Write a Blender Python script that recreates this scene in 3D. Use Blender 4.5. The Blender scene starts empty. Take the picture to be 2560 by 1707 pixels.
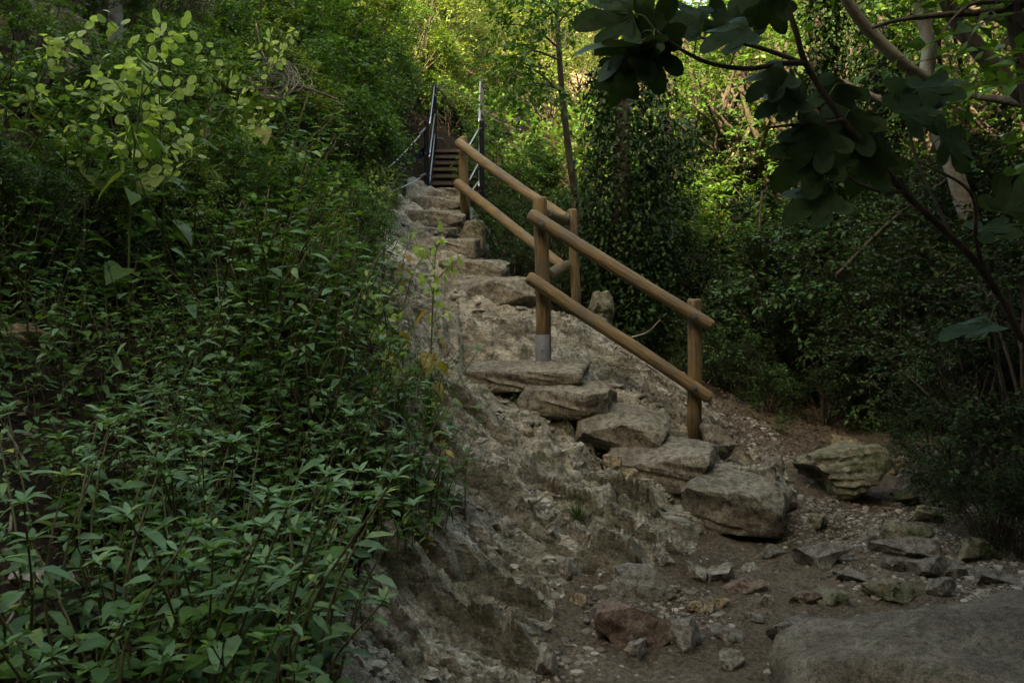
import bpy, bmesh, math, random
import numpy as np
from mathutils import Vector, Matrix

R = math.radians
scn = bpy.context.scene
col = scn.collection
random.seed(7)

# ------------------------------------------------------------------ camera
PITCH = R(-3.5)
F = 2133.0
CAM = np.array([0.0, 0.0, 1.55])
cp, sp_ = math.cos(PITCH), math.sin(PITCH)

def P(px, py, Y):
    u = (px - 1280.0) / F
    v = (853.5 - py) / F
    t = Y / (cp - v * sp_)
    return np.array([u * t, Y, 1.55 + (v * cp + sp_) * t])

def proj(pts):
    p = np.asarray(pts, float) - CAM
    f = p[..., 1] * cp + p[..., 2] * sp_
    up = -p[..., 1] * sp_ + p[..., 2] * cp
    f = np.where(f < 0.05, 0.05, f)
    return 1280 + F * p[..., 0] / f, 853.5 - F * up / f

# ------------------------------------------------------------------ noise
def _h(ix, iy, iz, seed):
    n = (ix.astype(np.int64) * 374761393 + iy.astype(np.int64) * 668265263 + iz.astype(np.int64) * 2147483647 + seed * 974634777) & 0xFFFFFFFF
    n = ((n ^ (n >> 13)) * 1274126177) & 0xFFFFFFFF
    n = ((n ^ (n >> 16)) * 2246822519) & 0xFFFFFFFF
    n = n ^ (n >> 15)
    return (n & 0xFFFFFF) / float(0xFFFFFF)

def vn3(x, y, z, seed=0):
    x = np.asarray(x, float); y = np.asarray(y, float) + 0 * x; z = np.asarray(z, float) + 0 * x
    ix, iy, iz = np.floor(x), np.floor(y), np.floor(z)
    fx, fy, fz = x - ix, y - iy, z - iz
    fx = fx * fx * (3 - 2 * fx); fy = fy * fy * (3 - 2 * fy); fz = fz * fz * (3 - 2 * fz)
    r = 0
    for a in (0, 1):
        for b in (0, 1):
            for c in (0, 1):
                w = (fx if a else 1 - fx) * (fy if b else 1 - fy) * (fz if c else 1 - fz)
                r = r + w * _h(ix + a, iy + b, iz + c, seed)
    return r * 2 - 1

def vn2(x, y, seed=0):
    x = np.asarray(x, float); y = np.asarray(y, float) + 0 * x
    ix, iy = np.floor(x), np.floor(y)
    fx, fy = x - ix, y - iy
    fx = fx * fx * (3 - 2 * fx); fy = fy * fy * (3 - 2 * fy)
    z0 = np.zeros_like(ix)
    r = 0
    for a in (0, 1):
        for b in (0, 1):
            r = r + (fx if a else 1 - fx) * (fy if b else 1 - fy) * _h(ix + a, iy + b, z0, seed)
    return r * 2 - 1

def fbm2(x, y, o=4, seed=0, gain=.5):
    s, a = 0, 1.0
    for k in range(o):
        s = s + a * vn2(np.asarray(x) * 2 ** k + 17.3 * k, np.asarray(y) * 2 ** k - 9.1 * k, seed + k)
        a *= gain
    return s

def fbm3(x, y, z, o=4, seed=0, gain=.5):
    s, a = 0, 1.0
    for k in range(o):
        s = s + a * vn3(x * 2 ** k + 5.7 * k, y * 2 ** k, z * 2 ** k, seed + k)
        a *= gain
    return s

# ------------------------------------------------------------------ mesh helpers
class MB:
    def __init__(s):
        s.v, s.i, s.t, s.n = [], [], [], 0
    def add(s, verts, idx, tot):
        verts = np.asarray(verts, float).reshape(-1, 3)
        s.v.append(verts); s.i.append(np.asarray(idx, np.int64).ravel() + s.n); s.t.append(np.asarray(tot, np.int64).ravel())
        s.n += len(verts)
    def mesh(s, name, mat=None, smooth=True):
        v = np.concatenate(s.v); i = np.concatenate(s.i); t = np.concatenate(s.t)
        me = bpy.data.meshes.new(name)
        me.vertices.add(len(v)); me.vertices.foreach_set('co', v.ravel().astype(np.float32))
        me.loops.add(len(i)); me.loops.foreach_set('vertex_index', i.astype(np.int32))
        me.polygons.add(len(t))
        st = np.concatenate([[0], np.cumsum(t)[:-1]])
        me.polygons.foreach_set('loop_start', st.astype(np.int32))
        me.polygons.foreach_set('loop_total', t.astype(np.int32))
        me.polygons.foreach_set('use_smooth', np.full(len(t), smooth, dtype=bool))
        me.update(calc_edges=True)
        if mat: me.materials.append(mat)
        return me
    def build(s, name, mat=None, parent=None, smooth=True):
        return link(name, s.mesh(name, mat, smooth), parent)

def link(name, me, parent=None):
    o = bpy.data.objects.new(name, me); col.objects.link(o)
    if parent: o.parent = parent
    return o

def tag(o, label=None, cat=None, group=None, kind=None):
    if label: o['label'] = label
    if cat: o['category'] = cat
    if group: o['group'] = group
    if kind: o['kind'] = kind
    return o

def empty(name, loc, label=None, cat=None, group=None, rz=0.0, sc=1.0):
    o = bpy.data.objects.new(name, None); col.objects.link(o)
    o.empty_display_size = .1
    o.location = tuple(float(c) for c in loc); o.rotation_euler = (0, 0, rz)
    o.scale = (sc, sc, sc) if np.isscalar(sc) else sc
    return tag(o, label, cat, group)

def norm(a):
    return a / np.maximum(np.linalg.norm(a, axis=-1, keepdims=True), 1e-9)

def tube(mb, pts, rad, n=8, cap=True, jit=0, seed=0):
    pts = np.asarray(pts, float); m = len(pts)
    rad = np.broadcast_to(np.asarray(rad, float), (m,))
    d = norm(np.gradient(pts, axis=0))
    ref = np.array([0, 0, 1.0]) if abs(d[m // 2][2]) < .85 else np.array([1.0, 0, 0])
    a = norm(np.cross(d, ref)); b = np.cross(d, a)
    th = np.arange(n) * 2 * math.pi / n
    rr = rad[:, None] * (1 + (jit * vn2(np.arange(m)[:, None] * .7 + 0 * th, np.cos(th)[None] * 1.5 + 3 + 0 * rad[:, None], seed) if jit else 0))
    v = pts[:, None] + rr[..., None] * (np.cos(th)[None, :, None] * a[:, None] + np.sin(th)[None, :, None] * b[:, None])
    k = np.arange(m - 1)[:, None] * n; j = np.arange(n)[None]; j2 = (j + 1) % n
    q = np.stack([k + j, k + j2, k + n + j2, k + n + j], -1)
    idx = list(q.ravel()); tot = [4] * ((m - 1) * n)
    if cap:
        idx += list(range(n - 1, -1, -1)) + list(range((m - 1) * n, m * n)); tot += [n, n]
    mb.add(v.reshape(-1, 3), idx, tot)

def smooth_path(pts, k=6):
    pts = np.asarray(pts, float)
    out = []
    q = np.vstack([2 * pts[0] - pts[1], pts, 2 * pts[-1] - pts[-2]])
    for i in range(1, len(q) - 2):
        for s in range(k):
            t = s / k
            a, b, c, d = q[i - 1], q[i], q[i + 1], q[i + 2]
            out.append(.5 * (2 * b + (c - a) * t + (2 * a - 5 * b + 4 * c - d) * t * t + (3 * b - a - 3 * c + d) * t ** 3))
    out.append(pts[-1])
    return np.array(out)

def box(mb, c, sx, sy, sz, rz=0.0, tilt=None):
    s = np.array([[x, y, z] for x in (-.5, .5) for y in (-.5, .5) for z in (-.5, .5)]) * [sx, sy, sz]
    m = np.array(Matrix.Rotation(rz, 3, 'Z')) if tilt is None else np.array(tilt)
    mb.add(s @ m.T + np.asarray(c), [0, 1, 3, 2, 4, 6, 7, 5, 0, 4, 5, 1, 2, 3, 7, 6, 0, 2, 6, 4, 1, 5, 7, 3], [4] * 6)

def beam(mb, a, b, w, h):
    a, b = np.asarray(a, float), np.asarray(b, float)
    d = norm(b - a); x = norm(np.cross(d, [0, 0, 1.0])); z = np.cross(x, d)
    box(mb, (a + b) / 2, w, np.linalg.norm(b - a), h, tilt=np.stack([x, d, z], 1))

# ------------------------------------------------------------------ leaves
def tmpl_lance(w=.17, fold=.3, droop=.28):
    def z(x, y): return abs(x) * fold - droop * y * y
    ys = [(.0, 0), (.3, w), (.62, w * .82), (1.0, 0)]
    v = [(0, 0, 0), (-w, .3, z(w, .3)), (0, .3, z(0, .3)), (w, .3, z(w, .3)), (-w * .8, .64, z(w * .8, .64)), (0, .64, z(0, .64)), (w * .8, .64, z(w * .8, .64)), (0, 1, z(0, 1))]
    f = [(0, 2, 1), (0, 3, 2), (1, 2, 5, 4), (2, 3, 6, 5), (4, 5, 7), (5, 6, 7)]
    return np.array(v), f

def tmpl_diamond(w=.25, fold=.3, droop=.15):
    v = [(0, 0, 0), (w, .45, w * fold), (0, 1, -droop), (-w, .45, w * fold)]
    return np.array(v, float), [(0, 1, 2), (0, 2, 3)]

def tmpl_disc(n=10, r=.5, bulge=.12):
    v = [(0, .5, bulge)] + [(r * .82 * math.sin(2 * math.pi * k / n), .5 - .5 * math.cos(2 * math.pi * k / n), 0) for k in range(n)]
    return np.array(v), [(0, 1 + (k + 1) % n, 1 + k) for k in range(n)]

def tmpl_outline(half, droop=.2, fold=.25):
    """half: list of (x>=0, y) from base to tip; fan around a midrib"""
    L = [(0.0, 0.0)] + half + [(0.0, 1.0)]
    v, f = [], []
    n = len(half)
    mid = [(0, y, -droop * y * y) for x, y in half]
    rt = [(x, y, abs(x) * fold - droop * y * y) for x, y in half]
    lf = [(-x, y, abs(x) * fold - droop * y * y) for x, y in half]
    my = [min(max(.02, y), .98) for x, y in half]
    my = sorted(my)
    mid = [(0, y, -droop * y * y) for y in my]
    v = [(0, 0, 0)] + mid + rt + lf + [(0, 1, -droop)]
    T = 1 + 3 * n
    M = lambda k: 1 + k
    Rr = lambda k: 1 + n + k
    Ll = lambda k: 1 + 2 * n + k
    f = [(0, Rr(0), M(0)), (0, M(0), Ll(0))]
    for k in range(n - 1):
        f.append((M(k), Rr(k), Rr(k + 1), M(k + 1))); f.append((M(k), M(k + 1), Ll(k + 1), Ll(k)))
    f.append((M(n - 1), Rr(n - 1), T)); f.append((M(n - 1), T, Ll(n - 1)))
    return np.array(v, float), f

HEART = tmpl_outline([(.2, -.1), (.38, -.08), (.46, .05), (.45, .14), (.5, .22), (.44, .34), (.44, .42), (.34, .52), (.33, .6), (.22, .7), (.2, .77), (.09, .88)], .3, .2)
OVATE = tmpl_outline([(.16, .08), (.27, .28), (.27, .5), (.15, .78)], .22, .3)
LANCE = tmpl_lance()
TINY = tmpl_diamond(.27)
NARROW = tmpl_diamond(.09, .2, .1)
MID = tmpl_lance(.24, .25, .2)
DISC = tmpl_disc()

def fig_template():
    """a five lobed palm shaped leaf, unit length, built as fans so lobes stay separate"""
    lobes = [(0, 1.0, .17), (38, .86, .15), (-38, .86, .15), (84, .62, .13), (-84, .62, .13)]
    v, f = [], []
    def bend(x, y):
        return -.16 * (x * x + y * y) + .05 * math.sin(7 * x) + .03 * math.cos(9 * y)
    for ang, L, w in lobes:
        a = R(ang); c, s = math.cos(a), math.sin(a)
        prof = [(0, .03), (.18, w * .5), (.4, w * .8), (.62, w * 1.2), (.8, w * 1.1), (.93, w * .65), (1, .0)]
        b0 = len(v)
        for k, (t, ww) in enumerate(prof):
            y = t * L
            for sx in (-1, 0, 1):
                x = sx * ww
                X, Y = x * c + y * s, -x * s + y * c
                v.append((X, Y + .0, bend(X, Y) + abs(sx) * .015))
        for k in range(len(prof) - 1):
            for j in (0, 1):
                q = b0 + k * 3 + j
                f.append((q, q + 1, q + 4, q + 3))
    # web between the lobes
    b0 = len(v)
    ring = []
    angs = [-100, -84, -61, -38, -19, 0, 19, 38, 61, 84, 100]
    rads = [.28, .5, .40, .62, .47, .66, .47, .62, .40, .5, .28]
    v.append((0, 0, .0))
    for an, rr in zip(angs, rads):
        X, Y = rr * math.sin(R(an)), rr * math.cos(R(an))
        v.append((X, Y, bend(X, Y) + .012))
    for k in range(len(angs) - 1):
        f.append((b0, b0 + 2 + k, b0 + 1 + k))
    return np.array(v, float), f
FIG = fig_template()

def add_leaves(mb, tm, pos, dr, up, size, wide=1.0):
    tv, tf = tm
    pos = np.asarray(pos, float).reshape(-1, 3); N = len(pos)
    dr = norm(np.broadcast_to(dr, (N, 3))); up = np.broadcast_to(up, (N, 3))
    X = norm(np.cross(dr, up)); Z = np.cross(X, dr)
    size = np.broadcast_to(np.asarray(size, float), (N,))
    wide = np.broadcast_to(np.asarray(wide, float), (N,))
    v = pos[:, None] + size[:, None, None] * (tv[None, :, 0, None] * X[:, None] * wide[:, None, None] + tv[None, :, 1, None] * dr[:, None] + tv[None, :, 2, None] * Z[:, None])
    fi = np.concatenate([np.array(q) for q in tf]); ft = np.array([len(q) for q in tf])
    idx = (np.arange(N)[:, None] * len(tv) + fi[None]).ravel()
    mb.add(v.reshape(-1, 3), idx, np.tile(ft, N))

def rdir(rng, n):
    return norm(rng.normal(size=(n, 3)))

# ------------------------------------------------------------------ materials
def new_mat(name):
    m = bpy.data.materials.new(name); m.use_nodes = True
    nt = m.node_tree; nt.nodes.clear()
    out = nt.nodes.new('ShaderNodeOutputMaterial')
    return m, nt, out

def N(nt, kind, **kw):
    n = nt.nodes.new(kind)
    for k, v in kw.items():
        if k in n.inputs.keys(): n.inputs[k].default_value = v
        else: setattr(n, k, v)
    return n

def ramp(nt, fac, stops, interp='LINEAR'):
    r = nt.nodes.new('ShaderNodeValToRGB'); r.color_ramp.interpolation = interp
    el = r.color_ramp.elements
    while len(el) > 1: el.remove(el[-1])
    el[0].position = stops[0][0]; el[0].color = (*stops[0][1], 1)
    for p, c in stops[1:]:
        e = el.new(p); e.color = (*c, 1)
    nt.links.new(fac, r.inputs[0])
    return r.outputs[0]

def mixc(nt, fac, a, b, mode='MIX'):
    m = nt.nodes.new('ShaderNodeMix'); m.data_type = 'RGBA'; m.blend_type = mode
    for sock, val in ((m.inputs[0], fac), (m.inputs[6], a), (m.inputs[7], b)):
        if hasattr(val, 'links'): nt.links.new(val, sock)
        elif isinstance(val, tuple): sock.default_value = (*val, 1)
        else: sock.default_value = val
    return m.outputs[2]

def leaf_mat(name, stops, rough=.5, trans=.3, spec=.35, tcol=None):
    """leaf colour varies per leaf; thin leaf lets some light through"""
    m, nt, out = new_mat(name)
    g = N(nt, 'ShaderNodeNewGeometry')
    oi = N(nt, 'ShaderNodeObjectInfo')
    ad = N(nt, 'ShaderNodeMath', operation='MULTIPLY_ADD'); ad.inputs[1].default_value = .8
    nt.links.new(g.outputs['Random Per Island'], ad.inputs[0])
    m2 = N(nt, 'ShaderNodeMath', operation='MULTIPLY'); m2.inputs[1].default_value = .2
    nt.links.new(oi.outputs['Random'], m2.inputs[0]); nt.links.new(m2.outputs[0], ad.inputs[2])
    c = ramp(nt, ad.outputs[0], stops)
    no = N(nt, 'ShaderNodeTexNoise', Scale=60.0, Detail=2.0)
    tc = N(nt, 'ShaderNodeTexCoord'); nt.links.new(tc.outputs['Object'], no.inputs['Vector'])
    v = ramp(nt, no.outputs[0], [(.3, (.75, .75, .75)), (.7, (1.15, 1.15, 1.1))])
    c = mixc(nt, 1.0, c, v, 'MULTIPLY')
    b = N(nt, 'ShaderNodeBsdfPrincipled', Roughness=rough)
    b.inputs['Specular IOR Level'].default_value = spec * .5
    nt.links.new(c, b.inputs['Base Color'])
    t = N(nt, 'ShaderNodeBsdfTranslucent')
    tc2 = mixc(nt, 1.0, c, tcol or (1.5, 1.5, .7), 'MULTIPLY')
    nt.links.new(tc2, t.inputs['Color'])
    mx = N(nt, 'ShaderNodeMixShader'); mx.inputs[0].default_value = trans
    nt.links.new(b.outputs[0], mx.inputs[1]); nt.links.new(t.outputs[0], mx.inputs[2])
    nt.links.new(mx.outputs[0], out.inputs[0])
    return m

def bump(nt, height, strength, dist, normal=None):
    b = N(nt, 'ShaderNodeBump'); b.inputs['Strength'].default_value = strength; b.inputs['Distance'].default_value = dist
    nt.links.new(height, b.inputs['Height'])
    if normal: nt.links.new(normal, b.inputs['Normal'])
    return b.outputs[0]

def rock_mat(name, tones, moss=.45, scale=1.0, mosscol=(.045, .055, .02), coord='Object', dark=(.05, .041, .03), aniso=False):
    m, nt, out = new_mat(name)
    tc = N(nt, 'ShaderNodeTexCoord'); v = tc.outputs[coord]
    if aniso:
        mp = N(nt, 'ShaderNodeMapping'); mp.inputs['Rotation'].default_value = (0, 0, R(24)); mp.inputs['Scale'].default_value = (.55, 1.35, 1.1)
        nt.links.new(v, mp.inputs['Vector']); v = mp.outputs[0]
    n1 = N(nt, 'ShaderNodeTexNoise', Scale=2.2 * scale, Detail=8.0, Roughness=.65); nt.links.new(v, n1.inputs['Vector'])
    n2 = N(nt, 'ShaderNodeTexNoise', Scale=17 * scale, Detail=7.0, Roughness=.7); nt.links.new(v, n2.inputs['Vector'])
    n3 = N(nt, 'ShaderNodeTexNoise', Scale=75 * scale, Detail=5.0, Roughness=.7); nt.links.new(v, n3.inputs['Vector'])
    vo = N(nt, 'ShaderNodeTexVoronoi', Scale=34 * scale); nt.links.new(v, vo.inputs['Vector'])
    c = ramp(nt, n1.outputs[0], [(.32, tones[0]), (.5, tones[1]), (.68, tones[2])])
    k = ramp(nt, n2.outputs[0], [(.36, (0, 0, 0)), (.56, (1, 1, 1))])
    c = mixc(nt, k, mixc(nt, .82, c, dark), c)
    sp = ramp(nt, n3.outputs[0], [(.36, (.5, .5, .48)), (.64, (1.28, 1.26, 1.22))])
    c = mixc(nt, 1.0, c, sp, 'MULTIPLY')
    # moss and algae patches of their own shape
    mn = N(nt, 'ShaderNodeTexNoise', Scale=4.6 * scale, Detail=9.0, Roughness=.72); nt.links.new(v, mn.inputs['Vector'])
    mf = ramp(nt, mn.outputs[0], [(.55 - .12 * (moss - .3), (0, 0, 0)), (.66 - .12 * (moss - .3), (moss + .25,) * 3)])
    c = mixc(nt, mf, c, mosscol)
    b = N(nt, 'ShaderNodeBsdfPrincipled', Roughness=.86)
    b.inputs['Specular IOR Level'].default_value = .12
    nt.links.new(c, b.inputs['Base Color'])
    nb = bump(nt, n2.outputs[0], .75, .03 / scale)
    nb = bump(nt, n3.outputs[0], .6, .008 / scale, nb)
    nb = bump(nt, vo.outputs[0], .25, .008 / scale, nb)
    nt.links.new(nb, b.inputs['Normal'])
    nt.links.new(b.outputs[0], out.inputs[0])
    return m

def dirt_mat(name, tones, scale=1.0, speck=(.28, .23, .17)):
    m, nt, out = new_mat(name)
    tc = N(nt, 'ShaderNodeTexCoord'); v = tc.outputs['Object']
    n1 = N(nt, 'ShaderNodeTexNoise', Scale=1.6 * scale, Detail=7.0, Roughness=.65); nt.links.new(v, n1.inputs['Vector'])
    n2 = N(nt, 'ShaderNodeTexNoise', Scale=38 * scale, Detail=6.0, Roughness=.75); nt.links.new(v, n2.inputs['Vector'])
    vo = N(nt, 'ShaderNodeTexVoronoi', Scale=62 * scale); nt.links.new(v, vo.inputs['Vector'])
    c = ramp(nt, n1.outputs[0], [(.3, tones[0]), (.52, tones[1]), (.72, tones[2])])
    sp = ramp(nt, n2.outputs[0], [(.36, (.45, .45, .45)), (.64, (1.45, 1.4, 1.35))])
    c = mixc(nt, 1.0, c, sp, 'MULTIPLY')
    pk = ramp(nt, vo.outputs['Distance'], [(.16, (.75,) * 3), (.30, (0, 0, 0))])
    pn = N(nt, 'ShaderNodeTexNoise', Scale=9 * scale, Detail=3.0); nt.links.new(v, pn.inputs['Vector'])
    pm = ramp(nt, pn.outputs[0], [(.48, (0, 0, 0)), (.62, (1, 1, 1))])
    c = mixc(nt, mixc(nt, 1.0, pk, pm, 'MULTIPLY'), c, speck)
    b = N(nt, 'ShaderNodeBsdfPrincipled', Roughness=.95)
    b.inputs['Specular IOR Level'].default_value = .04
    nt.links.new(c, b.inputs['Base Color'])
    nb = bump(nt, n2.outputs[0], .9, .02)
    nb = bump(nt, vo.outputs['Distance'], -.35, .01, nb)
    nt.links.new(nb, b.inputs['Normal'])
    nt.links.new(b.outputs[0], out.inputs[0])
    return m

def bark_mat(name, a, b_, scale=1.0, stretch=.25, lichen=None):
    m, nt, out = new_mat(name)
    tc = N(nt, 'ShaderNodeTexCoord')
    mp = N(nt, 'ShaderNodeMapping'); mp.inputs['Scale'].default_value = (1, 1, stretch)
    nt.links.new(tc.outputs['Object'], mp.inputs['Vector'])
    n1 = N(nt, 'ShaderNodeTexNoise', Scale=28 * scale, Detail=6.0, Roughness=.65); nt.links.new(mp.outputs[0], n1.inputs['Vector'])
    n2 = N(nt, 'ShaderNodeTexNoise', Scale=5 * scale, Detail=4.0); nt.links.new(tc.outputs['Object'], n2.inputs['Vector'])
    c = ramp(nt, n1.outputs[0], [(.35, a), (.65, b_)])
    if lichen:
        k = ramp(nt, n2.outputs[0], [(.5, (0, 0, 0)), (.6, (.7,) * 3)])
        c = mixc(nt, k, c, lichen)
    bs = N(nt, 'ShaderNodeBsdfPrincipled', Roughness=.85)
    bs.inputs['Specular IOR Level'].default_value = .12
    nt.links.new(c, bs.inputs['Base Color'])
    nt.links.new(bump(nt, n1.outputs[0], .6, .01), bs.inputs['Normal'])
    nt.links.new(bs.outputs[0], out.inputs[0])
    return m

def timber_mat(name, a, b_, c_):
    m, nt, out = new_mat(name)
    tc = N(nt, 'ShaderNodeTexCoord'); oi = N(nt, 'ShaderNodeObjectInfo')
    of = N(nt, 'ShaderNodeVectorMath', operation='ADD')
    nt.links.new(tc.outputs['Object'], of.inputs[0])
    cb = N(nt, 'ShaderNodeCombineXYZ'); mu = N(nt, 'ShaderNodeMath', operation='MULTIPLY'); mu.inputs[1].default_value = 40
    nt.links.new(oi.outputs['Random'], mu.inputs[0]); nt.links.new(mu.outputs[0], cb.inputs[2])
    nt.links.new(cb.outputs[0], of.inputs[1])
    mp = N(nt, 'ShaderNodeMapping'); mp.inputs['Scale'].default_value = (1, 1, .05)
    nt.links.new(of.outputs[0], mp.inputs['Vector'])
    g = N(nt, 'ShaderNodeTexNoise', Scale=85.0, Detail=6.0, Roughness=.65); nt.links.new(mp.outputs[0], g.inputs['Vector'])
    w = N(nt, 'ShaderNodeTexNoise', Scale=3.2, Detail=5.0, Roughness=.6); nt.links.new(of.outputs[0], w.inputs['Vector'])
    kn = N(nt, 'ShaderNodeTexVoronoi', Scale=5.5); nt.links.new(of.outputs[0], kn.inputs['Vector'])
    c = ramp(nt, g.outputs[0], [(.3, a), (.5, b_), (.72, c_)])
    c = mixc(nt, ramp(nt, w.outputs[0], [(.40, (0, 0, 0)), (.64, (.7,) * 3)]), c, (.085, .068, .048))
    c = mixc(nt, ramp(nt, kn.outputs['Distance'], [(.04, (.85,) * 3), (.09, (0, 0, 0))]), c, (.035, .02, .01))
    mp2 = N(nt, 'ShaderNodeMapping'); mp2.inputs['Scale'].default_value = (1, 1, .035); nt.links.new(of.outputs[0], mp2.inputs['Vector'])
    cr = N(nt, 'ShaderNodeTexNoise', Scale=34.0, Detail=2.0); nt.links.new(mp2.outputs[0], cr.inputs['Vector'])
    ck = ramp(nt, cr.outputs[0], [(.475, (0, 0, 0)), (.495, (.9,) * 3), (.505, (.9,) * 3), (.525, (0, 0, 0))])
    c = mixc(nt, ck, c, mixc(nt, .6, c, (.012, .008, .004)))
    b = N(nt, 'ShaderNodeBsdfPrincipled', Roughness=.6)
    b.inputs['Specular IOR Level'].default_value = .22
    nt.links.new(c, b.inputs['Base Color'])
    nt.links.new(bump(nt, g.outputs[0], .9, .01), b.inputs['Normal'])
    nt.links.new(b.outputs[0], out.inputs[0])
    return m

def plain_mat(name, c, rough=.5, metal=0.0, var=.25, scale=30.0):
    m, nt, out = new_mat(name)
    tc = N(nt, 'ShaderNodeTexCoord')
    n = N(nt, 'ShaderNodeTexNoise', Scale=scale, Detail=5.0, Roughness=.65); nt.links.new(tc.outputs['Object'], n.inputs['Vector'])
    k = ramp(nt, n.outputs[0], [(.3, tuple(x * (1 - var) for x in c)), (.7, tuple(x * (1 + var) for x in c))])
    b = N(nt, 'ShaderNodeBsdfPrincipled', Roughness=rough, Metallic=metal)
    b.inputs['Specular IOR Level'].default_value = .12
    nt.links.new(k, b.inputs['Base Color'])
    nt.links.new(bump(nt, n.outputs[0], .15, .004), b.inputs['Normal'])
    nt.links.new(b.outputs[0], out.inputs[0])
    return m

M = {}
M['rock'] = rock_mat('limestone bedrock', [(.16, .143, .106), (.335, .305, .238), (.56, .515, .42)], moss=.42, aniso=True)
M['step'] = rock_mat('worn step stone', [(.12, .104, .078), (.21, .182, .138), (.33, .29, .226)], moss=.4, scale=1.3)
M['mossy'] = rock_mat('mossy stone', [(.14, .125, .085), (.22, .195, .13), (.3, .27, .19)], moss=.75, scale=1.4)
M['red'] = rock_mat('reddish stone', [(.13, .09, .07), (.19, .138, .108), (.24, .185, .147)], moss=.25, scale=1.6)
M['grey'] = rock_mat('grey stone', [(.125, .11, .088), (.19, .17, .138), (.26, .238, .197)], moss=.3, scale=1.5)
M['big'] = rock_mat('brown grey boulder', [(.085, .068, .05), (.14, .115, .085), (.215, .182, .138)], moss=.3, scale=2.1)
M['pale'] = rock_mat('pale stone', [(.18, .158, .122), (.265, .237, .188), (.36, .33, .272)], moss=.15, scale=1.6)
M['ochre'] = rock_mat('ochre stone', [(.2, .15, .085), (.3, .23, .14), (.38, .31, .2)], moss=.15, scale=1.6)
M['path'] = dirt_mat('path earth', [(.062, .047, .032), (.10, .079, .055), (.155, .126, .091)])
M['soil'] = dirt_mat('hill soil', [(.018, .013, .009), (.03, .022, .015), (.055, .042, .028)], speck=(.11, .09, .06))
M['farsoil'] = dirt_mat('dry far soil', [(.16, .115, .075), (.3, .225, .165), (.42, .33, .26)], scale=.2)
M['timber'] = timber_mat('weathered round timber', (.09, .054, .020), (.165, .107, .043), (.24, .166, .077))
M['tread'] = timber_mat('stained tread timber', (.04, .022, .012), (.075, .044, .025), (.12, .078, .048))
M['darksteel'] = plain_mat('dark painted steel', (.006, .0065, .009), .4, .0)
M['galv'] = plain_mat('galvanised steel', (.10, .10, .10), .65, .2)
M['silver'] = plain_mat('stainless tube', (.42, .42, .43), .35, 1.0, .1)
M['wire'] = plain_mat('steel wire rope', (.36, .36, .33), .45, .8)
M['greybark'] = bark_mat('smooth grey bark', (.14, .125, .10), (.25, .225, .18), lichen=(.30, .29, .23), stretch=1.5)
M['bark'] = bark_mat('dark bark', (.035, .026, .018), (.09, .07, .05))
M['brownbark'] = bark_mat('brown bark', (.035, .027, .018), (.08, .063, .044))
M['twig'] = bark_mat('dry twig', (.10, .075, .055), (.22, .18, .14))
M['stem'] = plain_mat('green stem', (.075, .10, .03), .55)
M['redstem'] = plain_mat('reddish stem', (.085, .075, .035), .6)
# leaves
M['herb'] = leaf_mat('pellitory leaf', [(0, (.046, .096, .034)), (.45, (.078, .148, .056)), (.75, (.118, .195, .086)), (.9, (.14, .21, .06)), (.95, (.27, .27, .06)), (1, (.25, .17, .06))], rough=.5, trans=.25, spec=.3)
M['herb2'] = leaf_mat('dark herb leaf', [(0, (.035, .075, .02)), (.6, (.06, .125, .03)), (.93, (.11, .18, .04)), (1, (.26, .21, .06))], rough=.5, trans=.28)
M['box'] = leaf_mat('small glossy and shaded shrub leaf', [(0, (.02, .05, .014)), (.6, (.04, .09, .022)), (.95, (.075, .13, .035))], rough=.42, trans=.22, spec=.4)
M['mid'] = leaf_mat('mid green leaf', [(0, (.03, .075, .012)), (.6, (.055, .12, .018)), (.95, (.10, .17, .03))], rough=.45, trans=.34)
M['lime'] = leaf_mat('yellow green leaf', [(0, (.075, .125, .022)), (.5, (.12, .175, .035)), (.9, (.18, .22, .045)), (1, (.28, .24, .06))], rough=.5, trans=.38)
M['fine'] = leaf_mat('feathery leaf', [(0, (.06, .095, .03)), (.6, (.10, .14, .045)), (1, (.17, .19, .07))], rough=.6, trans=.3)
M['pod'] = leaf_mat('honesty pod', [(0, (.17, .25, .065)), (.6, (.28, .36, .11)), (1, (.42, .43, .19))], rough=.45, trans=.45)
M['honestyleaf'] = leaf_mat('honesty leaf', [(0, (.045, .09, .02)), (.6, (.075, .13, .03)), (.9, (.12, .16, .03)), (1, (.25, .19, .05))], rough=.5, trans=.35)
M['yellowleaf'] = leaf_mat('yellowing leaf', [(0, (.16, .17, .03)), (.5, (.28, .21, .045)), (1, (.27, .15, .05))], rough=.5, trans=.4)
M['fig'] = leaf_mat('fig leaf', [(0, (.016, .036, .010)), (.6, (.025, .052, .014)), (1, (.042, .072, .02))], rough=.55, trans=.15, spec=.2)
M['ivy'] = leaf_mat('ivy and shaded shrub leaf', [(0, (.014, .032, .010)), (.6, (.022, .048, .013)), (1, (.04, .07, .02))], rough=.5, trans=.15, spec=.25)
M['grass'] = leaf_mat('grass blade', [(0, (.03, .06, .016)), (.6, (.05, .09, .024)), (1, (.14, .125, .05))], rough=.5, trans=.25)
M['litter'] = leaf_mat('dead leaf', [(0, (.05, .032, .02)), (.5, (.10, .066, .04)), (1, (.2, .145, .09))], rough=.7, trans=.1)
M['drygrass'] = leaf_mat('dry stalk', [(0, (.13, .10, .05)), (1, (.3, .25, .14))], rough=.7, trans=.15)

# ------------------------------------------------------------------ terrain
CT = []
def cpt(*a):
    for px, py, Y in a: CT.append(P(px, py, Y))
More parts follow.
